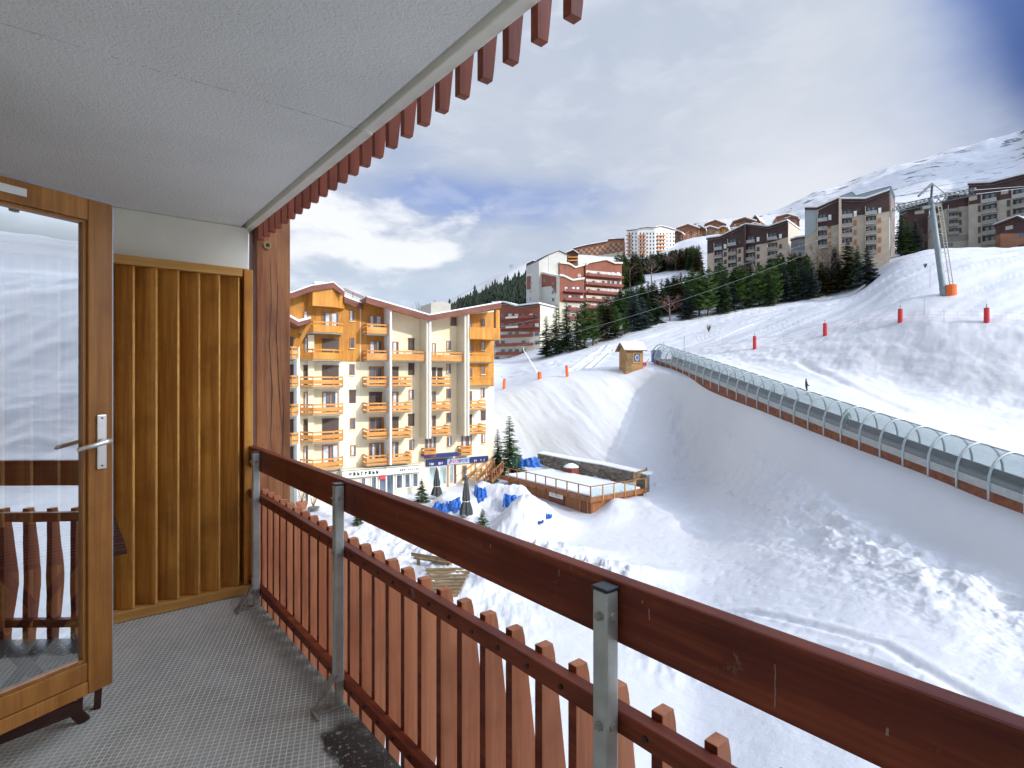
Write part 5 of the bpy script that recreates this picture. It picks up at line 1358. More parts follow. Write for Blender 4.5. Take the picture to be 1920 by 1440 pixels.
# ------------------------------------------------------------------ small people at the conveyor
def person(loc, rz, h, coat, legs, label, hold=None):
    t_name = 'person'
    s = h/1.75
    J = {'pel': (0, 0, .95), 'wai': (0, .0, 1.1), 'che': (0, .02, 1.35), 'nec': (0, .03, 1.5), 'hed': (0, .03, 1.62), 'top': (0, .03, 1.74),
         'hl': (-.1, 0, .9), 'kl': (-.12, -.05, .5), 'al': (-.13, .02, .09), 'tl': (-.14, -.16, .05),
         'hr': (.1, 0, .9), 'kr': (.12, -.06, .5), 'ar': (.14, .02, .09), 'tr': (.15, -.16, .05),
         'sl': (-.19, .02, 1.43), 'el': (-.27, -.02, 1.17), 'wl': (-.22, -.2, 1.02), 'fl': (-.20, -.28, 1.0),
         'sr': (.19, .02, 1.43), 'er': (.28, -.02, 1.17), 'wr': (.22, -.2, 1.02), 'fr': (.20, -.28, 1.0)}
    Rr = {'pel': .16, 'wai': .15, 'che': .17, 'nec': .06, 'hed': .11, 'top': .07, 'hl': .10, 'kl': .075, 'al': .055, 'tl': .05, 'hr': .10, 'kr': .075, 'ar': .055, 'tr': .05, 'sl': .085, 'el': .065, 'wl': .045, 'fl': .035, 'sr': .085, 'er': .065, 'wr': .045, 'fr': .035}
    E = [('pel', 'wai'), ('wai', 'che'), ('che', 'nec'), ('nec', 'hed'), ('hed', 'top'), ('pel', 'hl'), ('hl', 'kl'), ('kl', 'al'), ('al', 'tl'), ('pel', 'hr'), ('hr', 'kr'), ('kr', 'ar'), ('ar', 'tr'), ('che', 'sl'), ('sl', 'el'), ('el', 'wl'), ('wl', 'fl'), ('che', 'sr'), ('sr', 'er'), ('er', 'wr'), ('wr', 'fr')]
    ks = list(J); me = bpy.data.meshes.new('person'); me.from_pydata([tuple(c*s for c in J[k]) for k in ks], [(ks.index(a), ks.index(b)) for a, b in E], [])
    o = bpy.data.objects.new('person', me); COL.objects.link(o)
    md = o.modifiers.new('skin', 'SKIN'); md.use_smooth_shade = True
    sk = me.skin_vertices[0].data if me.skin_vertices else None
    if sk is None:
        bm = bmesh.new(); bm.from_mesh(me); bm.verts.layers.skin.verify(); bm.to_mesh(me); bm.free(); sk = me.skin_vertices[0].data
    for i, k in enumerate(ks): sk[i].radius = (Rr[k]*s, Rr[k]*s*.85); sk[i].use_root = (k == 'pel')
    sb = o.modifiers.new('sub', 'SUBSURF'); sb.levels = 1; sb.render_levels = 1
    dg = bpy.context.evaluated_depsgraph_get(); m2 = bpy.data.meshes.new_from_object(o.evaluated_get(dg)); o.modifiers.clear(); o.data = m2
    for mt in ('skin', coat, legs, 'rubber'): m2.materials.append(MATS[mt])
    for p_ in m2.polygons:
        z = p_.center.z/s; x = abs(p_.center.x)/s
        p_.material_index = 3 if z < .12 else 2 if z < .92 else (0 if (1.5 < z < 1.68 and p_.center.y/s < -.01) else 3 if z > 1.6 else 1)
        p_.use_smooth = True
    o.location = loc; o.rotation_euler.z = rz; tag(o, label, 'person')
    for sx_ in (-.11, .11):
        m = MB(); m.bar((sx_*s-.02, -.75*s, .02), (sx_*s-.02, .75*s, .02), .09*s, .02); m.build('ski', 'machine_red', o)
    return o
q = CPOS(42.0, .0, .53); person(q, -TH+.0, 1.6, 'jacket_green', 'trouser_dark', 'small skier in a green jacket riding inside the conveyor tunnel')
q = G(1512, 741); person(q, -TH+1.2, 1.7, 'trouser_dark', 'trouser_dark', 'dark clad skier seen over the top of the tunnel roof')

# ------------------------------------------------------------------ trees
def tree_mesh(kind, seed, h=10., r=2.2):
    rd = random.Random(seed); m = MB()
    needles = {'spruce': 'spruce_needles', 'blue': 'blue_needles', 'pine': 'pine_needles', 'rust': 'rust_needles'}[kind]
    lv = {'spruce': 34, 'blue': 32, 'pine': 24, 'rust': 30}[kind]
    for i in range(lv):
        t = (i+.5)/lv
        z = h*(.07+.93*t) if kind != 'pine' else h*(.14+.86*t)
        if kind == 'pine': rad = r*(math.sin(min(1, (1-t)*1.5)*math.pi*.5)**.8)*rd.uniform(.7, 1.1)
        else: rad = r*((1-t)**.85)*rd.uniform(.78, 1.12)+.12
        nb = max(4, int(7-2*t))
        for b in range(nb):
            a = rd.random()*6.283; L = rad*rd.uniform(.75, 1.1); K = max(3, int(L/.24))
            dx, dy = math.cos(a), math.sin(a); px, py = -dy, dx
            droop = {'spruce': .30, 'blue': .22, 'pine': -.28, 'rust': .2}[kind]*rd.uniform(.6, 1.3)
            for k in range(K):
                q = (k+1)/K; s0 = L*(k/K); s1 = L*q
                zc0 = z-droop*s0+.10*s0*s0/max(L, .3)*.9; zc1 = z-droop*s1+.10*s1*s1/max(L, .3)*.9
                tw = (.40*L*(1-q*.75)+.12)*rd.uniform(.6, 1.1); tw = min(tw, .62)
                for sd in (-1, 1):
                    if rd.random() < .10: continue
                    fx = s1+tw*.55
                    dz_ = -rd.uniform(.02, .22)*tw if kind != 'pine' else rd.uniform(.1, .5)*tw
                    m.cur = 0
                    m.quad((dx*s0, dy*s0, zc0), (dx*s1, dy*s1, zc1), (dx*fx+px*sd*tw, dy*fx+py*sd*tw, zc1+dz_), (dx*(s0+tw*.25)+px*sd*tw*.8, dy*(s0+tw*.25)+py*sd*tw*.8, zc0+dz_-rd.uniform(.0, .14)))
                    if rd.random() < .5:
                        m.tri((dx*s0, dy*s0, zc0), (dx*s1, dy*s1, zc1), (dx*s1+px*sd*tw*.4, dy*s1+py*sd*tw*.4, zc1-tw*.65))
                    if rd.random() < (.10 if kind in ('spruce', 'rust') else .2 if kind == 'blue' else .03):
                        m.cur = 1; e = .05
                        m.quad((dx*s0, dy*s0, zc0+e), (dx*s1, dy*s1, zc1+e), (dx*fx+px*sd*tw*.6, dy*fx+py*sd*tw*.6, zc1+dz_*.6+e), (dx*(s0+.1)+px*sd*tw*.5, dy*(s0+.1)+py*sd*tw*.5, zc0+dz_*.6+e))
    me = m.build('crown', [needles, 'roof_snow']).data; bpy.data.objects.remove(bpy.data.objects['crown'] if 'crown' in bpy.data.objects else COL.objects[-1])
    # core shadowing twigs close to the trunk
    tm = MB(); tm.tube([(0, 0, -.6), (0, 0, h*.4), (0, 0, h*.97)], [.20, .12, .02], 7); to = tm.build('trunk', 'bark'); tme = to.data; bpy.data.objects.remove(to)
    return me, tme
def bare_mesh(seed, h=9., mat='twig_red', spread=.55):
    rd = random.Random(seed); m = MB(); tr = MB()
    tr.tube([(0, 0, -.5), (.1, .05, h*.3), (.05, .1, h*.62)], [.17, .12, .06], 6)
    def grow(p, d, L, rad, lev):
        e = p+d*L; m.tube([p, (p+e)/2+Vector((rd.uniform(-.06, .06), rd.uniform(-.06, .06), 0))*L, e], [rad, rad*.8, rad*.55], 3, caps=False)
        if lev == 0: return
        for k in range(rd.choice((3, 4, 4))):
            dv = (d+Vector((rd.gauss(0, spread), rd.gauss(0, spread), rd.gauss(.12, .35)))).normalized()
            grow(p.lerp(e, rd.uniform(.45, 1)), dv, L*rd.uniform(.55, .8), rad*.55, lev-1)
    for k in range(9):
        a = k*2.4; z = h*(.22+.045*k); grow(Vector((0.05, 0.05, z)), Vector((math.cos(a)*.75, math.sin(a)*.75, .75)).normalized(), h*.2, .06, 3)
    o = m.build('crown', mat); me = o.data; bpy.data.objects.remove(o); o = tr.build('trunk', 'bark_grey'); tme = o.data; bpy.data.objects.remove(o)
    return me, tme
KIND = {k: [tree_mesh(k, s+i*7, 10, r) for i in range(n)] for k, s, n, r in (('spruce', 1, 4, 2.1), ('blue', 50, 3, 2.4), ('pine', 90, 3, 2.0), ('rust', 130, 2, 2.5))}
KIND['bare'] = [bare_mesh(3, 10, 'twig_red'), bare_mesh(8, 10, 'twig_brown', .45)]
TREE_LABEL = {'spruce': 'dark green spruce', 'blue': 'blue grey frosted spruce', 'pine': 'fresh green pine', 'rust': 'olive brown conifer', 'bare': 'leafless brown tree'}
ORD = ['first', 'second', 'third', 'fourth', 'fifth', 'sixth', 'seventh', 'eighth', 'ninth', 'tenth', 'eleventh', 'twelfth']
tree_rd = random.Random(21)
def plant(kind, loc, h, wf=1., label=None, group=None, var=None):
    v = KIND[kind]; me, tme = v[tree_rd.randrange(len(v)) if var is None else var]
    nm = {'bare': 'bare_tree', 'pine': 'pine_tree'}.get(kind, 'spruce_tree')
    t = thing(nm, label or TREE_LABEL[kind], 'tree', group, loc=loc, rz=tree_rd.random()*6.28)
    s = h/10.; t.scale = (s*wf, s*wf, s)
    for n_, d_ in (('crown', me), ('trunk', tme)):
        o = bpy.data.objects.new(n_, d_); COL.objects.link(o); o.parent = t
    return t
def belt():
    base = [(1015, 673), (1060, 662), (1100, 655), (1140, 640), (1180, 626), (1230, 609), (1290, 600), (1350, 590), (1420, 578), (1500, 565), (1560, 553), (1600, 545), (1645, 531)]
    bx_ = [b[0] for b in base]; by_ = [b[1] for b in base]
    front = [(1024, 602, 's', 'spruce standing leftmost of the belt, alone before the lower red house'), (1043, 583, 's', None), (1062, 577, 's', None), (1082, 590, 's', None), (1096, 574, 'p', None), (1112, 585, 'p', None), (1120, 612, 'n', 'leafless brown tree spreading low between the pines left of the hut'), (1137, 562, 'r', None), (1154, 582, 'p', 'bright green pine directly above the hut'),
             (1172, 598, 'p', None), (1188, 548, 'b', None), (1204, 566, 'b', None), (1215, 558, 's', None), (1233, 570, 's', None), (1256, 552, 'n', 'reddish leafless tree alone among the dark conifers'), (1290, 546, 'b', 'blue frosted spruce right of the reddish leafless tree'),
             (1311, 520, 'p', None), (1328, 512, 'p', None), (1347, 526, 'p', None), (1356, 510, 's', None), (1372, 540, 'b', None), (1390, 507, 'p', 'slim bright green pine in front of the middle dark house'), (1404, 520, 's', None), (1424, 502, 'p', None), (1441, 512, 's', None), (1452, 505, 'p', None), (1470, 500, 'b', None), (1488, 490, 's', None), (1503, 500, 'b', None), (1520, 505, 'b', None), (1540, 500, 'r', None), (1556, 510, 'b', None), (1574, 490, 'b', None), (1590, 463, 'r', 'big olive brown conifer before the tall dark house'), (1608, 470, 's', None), (1626, 470, 'b', 'blue spruce at the right end of the belt')]
    km = {'s': 'spruce', 'b': 'blue', 'p': 'pine', 'r': 'rust', 'n': 'bare'}
    cnt = {}
    for px, top, k, lab in front:
        cnt[k] = cnt.get(k, 0)+1
        yb = np.interp(px, bx_, by_)-tree_rd.uniform(0, 3); p = G(px, yb-1); d = depth_of(p); h = (yb-top+5)/F*d*1.08
        kind = km[k]; wf = {'spruce': 1.0, 'blue': 1.15, 'pine': 1.0, 'rust': 1.2, 'bare': 1.1}[kind]*1.25*(10/h)**.35
        plant(kind, p-Vector((0, 0, .1)), h, wf, lab or '%s from the left among the front row %ss above the piste' % (ORD[cnt[k]-1], TREE_LABEL[kind]), 'front row trees of the belt above the piste', 0 if px == 1256 else (1 if px == 1120 else None))
    for i in range(120):
        px = 1125+i*4.35+tree_rd.uniform(-4, 4)
        if px > 1640: continue
        yb = np.interp(px, bx_, by_)-tree_rd.uniform(14, 36); top = yb-tree_rd.uniform(50, 72)
        top = max(top, np.interp(px, [1100, 1200, 1250, 1310, 1340, 1480, 1520, 1600, 1645], [556, 528, 520, 494, 486, 474, 466, 458, 466]))
        d = 142+tree_rd.uniform(4, 22); p = on_ground(px, d); h = max(5.5, (p.z-CAMZ)*-1+(HY-top)/F*d) if True else 0
        h = min(19, h)
        kind = tree_rd.choice(('spruce', 'spruce', 'blue', 'rust', 'pine', 'pine', 'spruce', 'bare' if i % 3 == 0 else 'pine')); 
        plant(kind, p-Vector((0, 0, .2)), h, 1.35*(10/h)**.3, TREE_LABEL[kind]+' in the back rows, '+('above the wooden hut' if px < 1230 else 'behind the reddish leafless tree' if px < 1310 else 'below the middle dark topped house' if px < 1490 else 'below the tall dark topped house'), 'back row %s trees of the belt below the dark houses' % kind)
    # two tall larches in front of the tall house
    for px, top, lab in ((1532, 440, 'tall leafless larch left of its twin in front of the tall dark house'), (1556, 446, 'tall leafless larch right of its twin in front of the tall dark house')):
        p = on_ground(px, 146); h = (HY-top)/F*146-(p.z-CAMZ); plant('bare', p, h, .8, lab, None, 1)
    # dark wood below the white tower
    for i in range(110):
        px = 1160+(i*37 % 150)+tree_rd.uniform(-4, 4); d = 212+(i*53 % 70); p = on_ground(px, d)
        top = 470+tree_rd.uniform(0, 16) if px < 1290 else 488+tree_rd.uniform(0, 10); h = (HY-top)/F*d-(p.z-CAMZ); h = max(9., min(h, 18))
        kind = tree_rd.choice(('spruce', 'rust', 'pine', 'bare' if i % 2 else 'rust', 'spruce'))
        plant(kind, p-Vector((0, 0, .2)), h, 1.3, TREE_LABEL[kind]+(' just right of the red complex' if px < 1200 else ' right under the white tower block' if px < 1255 else ' in the wood right of the white tower block'), 'wood below the white tower, %s trees' % kind)
    for px, top, k, lab in ((1690, 398, 's', 'dark green spruce squeezed beside the tall dark house'), (1702, 412, 's', 'smaller spruce in the gap right of the tall dark house'), (1716, 410, 'b', 'frosted blue spruce in the gap between the dark houses'), (1732, 418, 'n', 'leafless bush just left of the lift pylon')):
        d = 152; p = on_ground(px, d); h = (HY-top)/F*d-(p.z-CAMZ); plant(km[k], p, h, 1.2, lab)
    # two wispy firs beside the near house
    for px, top, d, wf, v, lab in ((955, 779, 63.5, 1.35, 0, 'tall wispy fir beside the right corner of the apartment house'), (933, 804, 64.5, 1.15, 2, 'thinner fir left of the tall one, close to the house wall')):
        p = on_ground(px, d); p.z = CAMZ-11.0; h = (HY-top)/F*d+11.0; plant('spruce', p, h, wf, lab, None, v)
    for px, top, d, lab in ((791, 897, 54, 'little fir in front of the restaurant windows'), (905, 953, 42, 'little fir poking out above the handrail right of the larger parasol'), (672, 952, 45.5, 'little fir seen just under the handrail right of the second post'), (925, 868, 61, 'bushy young fir beside the red brown steps')):
        p = on_ground(px, d); h = max(1.5, (HY-top)/F*d-(p.z-CAMZ)); plant('spruce', p, h, 1.7, lab)
belt()

def far_forest():
    # a mass of conifers on the left hillside
    rd = random.Random(5); m = MB()
    def cone(p, h, r):
        n = 5; a0 = rd.random()*6
        for lv in range(4):
            z0 = h*(.12+.22*lv); z1 = h*(.48+.18*lv) if lv < 3 else h; rr = r*(1-lv*.24)
            for k in range(n):
                a = a0+6.283*k/n+lv; b = a+6.283/n*1.05
                m.tri((p.x+rr*math.cos(a)*rd.uniform(.8, 1.2), p.y+rr*math.sin(a), p.z+z0+rd.uniform(-.4, .4)), (p.x+rr*math.cos(b), p.y+rr*math.sin(b)*rd.uniform(.8, 1.2), p.z+z0), (p.x, p.y, p.z+z1))
    n = 0
    while n < 2600:
        px = rd.uniform(835, 1002); d = rd.uniform(205, 340); p = on_ground(px, d)
        sy = HY-(p.z-CAMZ)/d*F
        top = np.interp(px, [800, 840, 860, 900, 940, 985, 1005], [600, 572, 556, 545, 530, 512, 506])+rd.uniform(-3, 3)
        h = rd.uniform(7, 13)
        if sy-h/d*F < top: 
            if rd.random() > .05 or sy < 500: n += .05; continue
        cone(p, h, h*.24); n += 1
    # sparse line of scrub along the skyline
    for i in range(90):
        px = rd.uniform(828, 905); p = on_ground(px, 447); cone(p, rd.uniform(2.5, 6), 2.2)
    o = m.build('hillside_forest', 'spruce_far'); tag(o, 'dark conifer forest covering the left hillside behind the roof of the apartment house', 'forest', kind='stuff')
    for i, (px, d, top, lab) in enumerate(((789, 120, 556, 'leafless trees left of the roof machine room, leftmost'), (797, 122, 550, 'leafless tree second behind the snowy roof'), (806, 120, 553, 'bushy leafless tree behind the roof, nearest the machine room'), (833, 180, 545, 'pale leafless tree above the machine room'), (958, 400, 506, 'round leafless tree standing on the bare ridge'))):
        p = on_ground(px, d); h = max(5, (HY-top)/F*d-(p.z-CAMZ)); plant('bare', p, h, .8 if h > 9 else 1.4, lab, None, 1)
m_conifer('spruce_far', (.022, .034, .026), (.045, .060, .034))
far_forest()

# ------------------------------------------------------------------ other houses
def block(name, label, f, prof, base_py, depth, wall, roofmat='dark_clad', over=1.0, snow=.45, cat='apartment house', T=None, thick=.5):
    T = T or thing(name, label, cat)
    pr = [f.uv(a, b, 0) for a, b in prof]; zb = f.uv(prof[0][0], base_py, 0)[1]-6
    m = MB(); f.prism(m, [(pr[0][0], zb)]+pr+[(pr[-1][0], zb)], -depth, 0); m.build('wall', wall, T)
    m = MB(); f.slope(m, pr, -depth-over*.3, over, .004, thick*.7); rf = m.build('roof', roofmat, T)
    if snow: m = MB(); f.slope(m, pr, -depth-over*.3, over*.9, thick*.7+.004, thick*.7+snow); m.build('roof_snow_layer', 'roof_snow', rf)
    return T, pr
def patch(f, T, name, mat, poly, w0=.01, w1=.12):
    pp = [f.uv(a, b, 0) for a, b in poly]; m = MB(); f.prism(m, pp, w0, w1); return m.build(name, mat, T)
def loggia(f, T, px, py, w, h, front='concrete', off=.0, proj=1.1, rail=True):
    u, z = f.uv(px, py, 0); d = depth_of(Vector(f.p(u, 0, z))); s = d/F; w = abs(f.uv(px+w/2, py)[0]-f.uv(px-w/2, py)[0]); h *= s
    h *= 1.28
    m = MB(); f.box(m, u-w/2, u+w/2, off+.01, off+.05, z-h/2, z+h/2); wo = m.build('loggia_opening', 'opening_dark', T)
    m = MB()
    for k in (-.62, .2): f.box(m, u+k*w/2, u+(k+.46)*w/2, off+.051, off+.08, z-h*.3, z+h*.34)
    m.build('pane', 'win_glass', wo)
    m = MB(); f.box(m, u-w/2-.1, u+w/2+.1, proj-.1, proj, z-h*.47, z-h*.14); m.build('parapet', 'loggia_rail' if front != 'steel_grey' else 'steel_grey', wo)
    m = MB(); f.box(m, u-w/2-.15, u+w/2+.15, off+.01, proj, z-h*.56, z-h*.48); f.box(m, u-w/2-.15, u-w/2-.02, off+.01, proj*.9, z-h*.479, z+h*.5); m.build('balcony_slab', 'concrete_warm' if front != 'concrete' else 'concrete', wo)
def small_win(f, T, px, py, w, h, mat='shutter', off=0.):
    u, z = f.uv(px, py, 0); d = depth_of(Vector(f.p(u, 0, z))); s = d/F; wu = abs(f.uv(px+w/2, py)[0]-f.uv(px-w/2, py)[0]); h *= s
    m = MB(); f.box(m, u-wu/2, u+wu/2, off+.01, off+.08, z-h/2, z+h/2); m.build('window', mat, T)

def houses():
    # C: middle dark-topped house
    f = Fac(1325, 196, 1480, 178); prof = [(1326, 450), (1352, 446), (1400, 423), (1442, 428), (1478, 416)]
    T, pr = block('dark_topped_house', 'middle beige house with dark wooden top floors above the tree belt', f, prof, 520, 14, 'concrete_warm')
    patch(f, T, 'wood_cladding', 'dark_clad', [(1326.5, 451), (1352, 447), (1400, 424), (1442, 429), (1477.5, 417), (1477.5, 444), (1442, 455), (1400, 462), (1352, 470), (1326.5, 476)])
    for px, ys, w in ((1348, (462, 477, 491, 504), 14), (1374, (454, 471, 486, 500), 15), (1408, (449, 467, 481, 496), 16), (1449, (443, 462, 478, 492), 17)):
        for k, y in enumerate(ys): loggia(f, T, px, y, w, 10, 'concrete_warm' if k else 'steel_grey', .13 if k < 1 else 0); 
        for k, y in enumerate(ys): small_win(f, T, px+w*.85, y, 5, 8, 'white_paint' if k == 0 and px != 1374 else 'shutter', .13 if k < 1 else 0)
    m = MB(); u, z = f.uv(1399, 424); f.box(m, u-.3, u+.3, .01, 1.6, z-18, z+.2); m.build('fin_wall', 'dark_clad', T)
    # D: tall dark-topped house
    f = Fac(1510, 152, 1676, 142); prof = [(1509, 393), (1532, 393), (1573, 375), (1576, 377), (1622, 377), (1668, 361)]
    T, pr = block('dark_topped_house', 'tall beige house with dark zigzag top, right end of the tree belt', f, prof, 482, 14, 'concrete_warm')
    patch(f, T, 'wood_cladding', 'dark_clad', [(1535, 394.5), (1573, 376), (1573.5, 378), (1622, 378), (1667.5, 362), (1667.5, 396), (1622, 402), (1574, 408), (1574, 420), (1535, 430)])
    patch(f, T, 'wood_cladding', 'steel_grey', [(1509.5, 394), (1531, 394), (1531, 430), (1509.5, 448)])
    m = MB(); a = [f.uv(x, y, -5) for x, y in ((1553, 377), (1598, 360), (1605, 367), (1671, 349), (1678, 366), (1678, 400), (1553, 400))]; f.prism(m, [(u, z) for u, z in a], -9, -5); m.build('roof_upstand', 'zinc', T)
    m = MB(); a = [f.uv(x, y, -5) for x, y in ((1553, 376), (1598, 359), (1605, 366), (1671, 348))]; f.slope(m, a, -9, -4.9, .01, .3); m.build('roof_snow_layer', 'roof_snow', T)
    for px, ys, w in ((1542, (408, 424, 441, 458), 17), (1588, (401, 418, 436, 454), 19), (1633, (395, 413, 432, 450, 468), 20)):
        for k, y in enumerate(ys): loggia(f, T, px, y, w, 12, 'concrete_warm' if k else 'steel_grey', .13 if k < 1 else 0); small_win(f, T, px+w*.82, y, 5.5, 10, 'brown_frame' if k else 'white_paint', .13 if k < 1 else 0)
    m = MB(); u, z = f.uv(1575, 376); f.box(m, u-.3, u+.3, .01, 1.8, z-19, z+.2); m.build('fin_wall', 'concrete_warm', T)
    # stone end wall
    f2 = Fac(1668.5, 142.5, 1677, 146.5); m = MB(); a = [f2.uv(x, y) for x, y in ((1669, 480), (1669, 362), (1677, 378), (1677, 476))]; f2.prism(m, a, -.0, .1); m.build('stone_end_wall', 'rock_brown', T)
    # link building between C and D
    f = Fac(1482, 176, 1512, 172); T, pr = block('link_building', 'low glazed link building between the two beige dark topped houses', f, [(1483, 452), (1495, 448), (1511, 446)], 475, 8, 'concrete_dark', cat='building', over=.6)
    for k in range(5): small_win(f, T, 1486+k*5.4, 462, 4.4, 12, 'win_glass')
    # E: right dark house, two sections
    f = Fac(1816, 147, 1922, 138); prof = [(1816, 348), (1860, 346), (1920, 331), (1990, 322)]
    T, pr = block('dark_topped_house', 'grey beige house with dark top at the right edge, behind the pylon', f, prof, 480, 14, 'concrete')
    patch(f, T, 'wood_cladding', 'dark_clad', [(1816.5, 349), (1860, 347), (1920, 332), (1989, 323), (1989, 358), (1920, 366), (1872, 376), (1816.5, 384)])
    for px, ys, w in ((1856, (371, 391, 411, 431, 450), 27), (1913, (362, 381, 399), 26)):
        for k, y in enumerate(ys): loggia(f, T, px, y, w, 13, 'concrete' if k else 'steel_grey', .13 if k < 1 else 0)
    for y in (391, 411, 431, 450): small_win(f, T, 1837, y, 6.5, 12)
    for y in (381, 400): small_win(f, T, 1891, y, 6.5, 12)
    small_win(f, T, 1825, 372, 15, 8, 'concrete', .13); small_win(f, T, 1884, 360, 14, 8, 'concrete', .13)
    f = Fac(1755, 152, 1820, 148.3); T, pr = block('dark_topped_house', 'lower grey house right of the pylon, stepping up to the right edge house', f, [(1754, 388), (1775, 378), (1776, 370), (1820, 369)], 480, 14, 'concrete')
    patch(f, T, 'wood_cladding', 'dark_clad', [(1755, 389), (1775, 379), (1777, 371), (1815, 370), (1815, 386), (1777, 390), (1755, 400)])
    for y in (391, 405, 419, 434): loggia(f, T, 1787, y, 18, 9, 'concrete')
    for y in (402, 417, 432): small_win(f, T, 1800, y, 6, 9); small_win(f, T, 1761, y+6, 5, 9)
    patch(f, T, 'dark_band', 'concrete_dark', [(1756, 444), (1815, 440), (1815, 450), (1756, 455)]); small_win(f, T, 1776, 460, 20, 8, 'win_glass')
    # dark chalet in front right
    f = Fac(1866, 134, 1935, 128); T, pr = block('dark_chalet', 'dark blue roofed chalet with orange stone wall at the right edge', f, [(1866, 426), (1912, 409), (1960, 430)], 478, 8, 'chalet_brown', cat='chalet', over=1.4, snow=.25)
    patch(f, T, 'stone_base', 'brick_clad', [(1876, 438), (1935, 436), (1935, 472), (1876, 474)]); patch(f, T, 'gable_boards', 'dark_clad', [(1868, 428), (1912, 411), (1958, 430), (1958, 436), (1868, 440)])
    small_win(f, T, 1913, 441, 14, 7, 'win_glass', .13); small_win(f, T, 1915, 462, 12, 7, 'shutter', .13); small_win(f, T, 1893, 427, 14, 7, 'concrete', .13)
    # brown low house between D and the pylon
    f = Fac(1688, 168, 1742, 164); T, pr = block('brown_house', 'low dark brown house with a snowy slanting roof left of the pylon', f, [(1686, 393), (1712, 388), (1742, 382)], 450, 8, 'dark_clad', cat='house', over=1.5)
    small_win(f, T, 1724, 398, 18, 6, 'concrete'); small_win(f, T, 1700, 404, 8, 6)
    # ---- red complex
    f = Fac(928, 168, 1013, 160); T, pr = block('red_balcony_house', 'lower red and cream house with balconies right behind the apartment house', f, [(925, 571), (948, 570), (970, 577), (1013, 572)], 690, 12, 'cream_pale')
    patch(f, T, 'red_cladding', 'red_clad', [(925.5, 572), (948, 571), (970, 578), (1012.5, 573), (1012.5, 622), (926, 622)])
    for r_, y in enumerate((592, 610, 626, 642, 658, 672)):
        for px in (932, 943, 957, 969, 982, 996, 1007):
            if r_ > 3 and px > 985: continue
            small_win(f, T, px, y, 7, 7, 'win_glass' if (px+r_) % 3 else 'curtain', .13 if r_ < 2 else 0)
        u0 = f.uv(925.5, y+7)[0]; u1 = f.uv(1012 if r_ < 4 else 990, y+7)[0]; z = f.uv(950, y+7)[1]
        m = MB(); f.box(m, u0, u1 if r_ in (0, 1) else u1-2.2, .14, 1.2, z-.12, z); f.box(m, u0+ (0 if r_ < 2 else 1.5), u1-1.5, 1.1, 1.2, z+.001, z+.75); m.build('balcony', 'red_balcony', T)
        if r_ in (0, 1): m = MB(); ua = f.uv(952, y)[0]; ub = f.uv(975, y)[0]; f.box(m, ua, ub, 1.21, 1.25, z+.1, z+.7); m.build('balcony_panel', 'cream_pale', T)
    # upper complex: right block
    f = Fac(1098, 184, 1167, 190); T, pr = block('red_apartment_complex', 'stepped red and cream apartment complex with pale towers above the spruces', f, [(1098, 498), (1104, 494), (1135, 488), (1152, 495), (1166, 495)], 625, 12, 'red_clad', roofmat='cream_pale', over=.6, snow=.25)
    for r_, y in enumerate((514, 530, 545, 560, 573)):
        for px in (1104, 1113, 1122, 1131, 1141, 1149, 1159): small_win(f, T, px, y, 5, 7, 'curtain' if (px*3+r_) % 2 else 'win_glass', .02)
        u0 = f.uv(1099, y+6)[0]; u1 = f.uv(1165-(r_ > 2)*5, y+6)[0]; z = f.uv(1130, y+6)[1]
        m = MB(); f.box(m, u0, u1, .12, 1.2, z-.12, z); f.box(m, u0, u1, 1.1, 1.2, z+.001, z+.8); m.build('balcony', 'red_balcony', T)
        m = MB(); f.box(m, u0, u1, .005, .018, z+1., z+1.9); m.build('pale_band', 'cream_pale', T)
    # middle section (gable red with round window)
    f2 = Fac(1068, 182, 1100, 185)
    block('', '', f2, [(1049, 494), (1066, 496), (1078, 503), (1100, 497)], 600, 14, 'red_clad', 'cream_pale', .5, .2, T=T)
    small_win(f2, T, 1060, 500, 4, 6); small_win(f2, T, 1060, 516, 4, 6)
    m = MB(); u, z = f2.uv(1086, 517); c = f2.p(u, .02, z); m.tube([c, f2.p(u, .12, z)], .75, 16); m.build('round_window', 'concrete', T)
    # pale lift towers
    f3 = Fac(1010, 178, 1064, 182); 
    for pts, dpt in (([(1010.5, 489), (1028, 479)], 10), ([(1028.5, 478), (1048, 471), (1063, 478)], 9)):
        block('', '', f3, pts, 560, dpt, 'render_grey_shade', 'dark_clad', .3, .0, T=T, thick=.3)
    # lower block: front and left faces
    f4 = Fac(1052, 170, 1096, 173); block('', '', f4, [(1049, 518), (1056, 519), (1073, 527), (1095, 524)], 640, 12, 'cream_pale', 'cream_pale', .5, .25, T=T)
    patch(f4, T, 'red_cladding', 'red_clad', [(1049.5, 519), (1056, 520), (1073, 528), (1094.5, 525), (1094.5, 568), (1049.5, 566)])
    for r_, y in enumerate((542, 558, 576, 592)):
        for px in (1061, 1068, 1075, 1083, 1090): small_win(f4, T, px, y, 5, 7, 'curtain' if (px+r_) % 2 else 'win_glass', .13 if r_ < 2 else 0)
        u0 = f4.uv(1057, y+6)[0]; u1 = f4.uv(1094, y+6)[0]; z = f4.uv(1075, y+6)[1]
        m = MB(); f4.box(m, u0, u1, .14, 1.2, z-.12, z); f4.box(m, u0, u1, 1.1, 1.2, z+.001, z+.8); m.build('balcony', 'red_balcony', T)
    f5 = Fac(988, 186, 1049.5, 170.5); block('', '', f5, [(988, 518), (1020, 513), (1034, 517), (1049, 519)], 660, 3, 'render_grey_shade', 'cream_pale', .3, .2, T=T)  # left face grey instead of cream: its shade put into the colour
    patch(f5, T, 'red_cladding', 'red_clad', [(988.2, 519), (1020, 514), (1034, 518), (1048.5, 520), (1048.5, 560), (1034, 536), (988.2, 543)])
